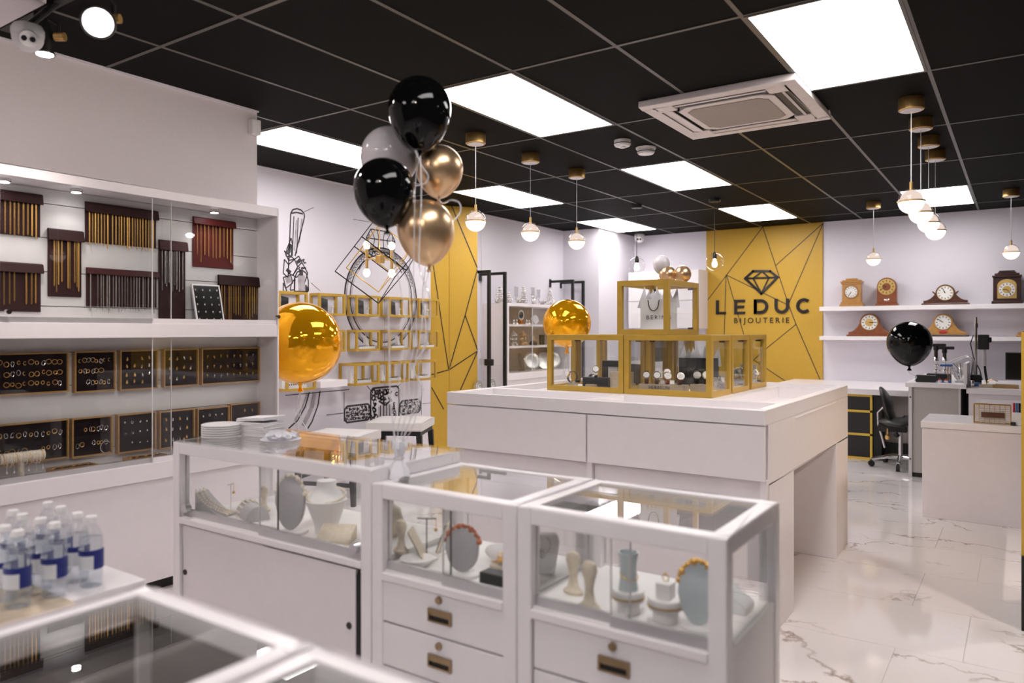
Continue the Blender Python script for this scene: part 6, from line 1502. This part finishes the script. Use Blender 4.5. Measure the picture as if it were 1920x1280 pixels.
for px, w_, lab, m_, hh in ((1849, .11, 'pale wooden work block with a brass clip', 'birch', .028), (1885, .20, 'long tan wooden work block with a white slip on top', 'oak', .03)):
    x2 = P(px, 716, Y=8.05).x; one('work_block', MB().cbox((x2, 8.05, WZ+hh/2), w_, .09, hh), m_, lab, 'block', bev=.003)
    if px > 1860: one('paper_slip', MB().cbox((x2, 8.07, WZ+hh+.004), .15, .05, .006), 'paper', 'white slip lying on the long tan block', 'paper')
    else: one('brass_clip', MB().tube([(x2, 8.05, WZ+hh+.001), (x2+.01, 8.05, WZ+hh+.03), (x2+.05, 8.05, WZ+hh+.045), (x2+.09, 8.05, WZ+hh+.03)], .004, 6), 'brass', 'brass clip curling up from the pale work block', 'clip', smooth=True)
x2 = P(1885, 680, Y=8.9).x; t = thing('monitor', 'black computer monitor standing on the white cabinet', 'monitor', (x2+.25, 8.9, WZ))
MB().box(x2, x2+.52, 8.89, 8.93, WZ+.03, WZ+.30).build('housing', 'black_steel', t, bev=.004); MB().box(x2+.012, x2+.508, 8.886, 8.8895, WZ+.045, WZ+.288).build('screen', 'black_gloss', t); MB().box(x2+.18, x2+.34, 8.9, 9.05, WZ, WZ+.03).build('stand', 'black_steel', t)
# reception counter
t = thing('reception_counter', 'low white reception counter beside the marble aisle', 'counter', (.25, 6.5, 0))
MB().box(-.605, 1.3, 6.26, 6.86, 0, .655).build('body', 'white_melamine', t, bev=.002)
MB().box(-.612, 1.3, 6.25, 6.87, .657, .705).build('worktop', 'white_gloss', t, bev=.003)
RZ = .7055
a, b_ = P(1826, 795, Y=6.34), P(1895, 800, Y=6.34)
t = thing('letter_basket', 'brass wire letter basket with a label plate on the reception counter', 'basket', ((a.x+b_.x)/2, 6.37, RZ))
m = MB(); h_ = .135
for y in (6.34, 6.40):
    for z in (.004, h_): m.tube([(a.x, y, RZ+z), (b_.x, y, RZ+z)], .0035, 5)
    for i in range(8): x = a.x+(b_.x-a.x)*i/7; m.tube([(x, y, RZ+.004), (x, y, RZ+h_)], .0018, 4)
    for i in range(1, 9): z = RZ+.004+(h_-.004)*i/9; m.tube([(a.x, y, z), (b_.x, y, z)], .0011, 4)
for x in (a.x, b_.x):
    for z in (.004, h_): m.tube([(x, 6.34, RZ+z), (x, 6.40, RZ+z)], .0035, 5)
    for y in (6.34, 6.40): m.tube([(x, y, RZ), (x, y, RZ+h_)], .004, 5)
m.build('wires', 'brass', t)
mx = (a.x+b_.x)/2+.005; MB().box(mx-.07, mx+.07, 6.332, 6.336, RZ+.045, RZ+.082).build('label_plate', 'leather_brown', t)
for i in range(3): one('letter', MB().box(a.x+.03, b_.x-.03, 6.352+.012*i, 6.355+.012*i, RZ+.001, RZ+.105-.01*i), 'paper', 'white letter, '+ORD[i]+' from the front, in the brass wire basket', 'letter', 'letters in the brass basket')
x = P(1909, 790, Y=6.35).x; t = thing('pen_cup', 'white pen cup beside the letter basket', 'cup', (x, 6.35, RZ))
MB().box(x-.035, x+.035, 6.32, 6.38, RZ, RZ+.09).build('cup', 'plastic_white', t, bev=.003)
for i, (m_, nm) in enumerate((('red_plastic', 'red'), ('blue_plastic', 'blue'), ('black_steel', 'black'), ('leather_brown', 'brown'))):
    one('marker_pen', MB().cyl((x-.024+.016*i, 6.35, RZ+.091), (x-.024+.016*i, 6.35, RZ+.155), .0075, n=10), m_, nm+' marker pen standing in the white pen cup', 'pen', smooth=True)
x = P(1901, 800, Y=6.32).x; one('small_clip_holder', MB().cbox((x-.005, 6.315, RZ+.012), .03, .03, .024), 'dark_metal', 'small dark clip holder between basket and pen cup', 'holder', bev=.002)
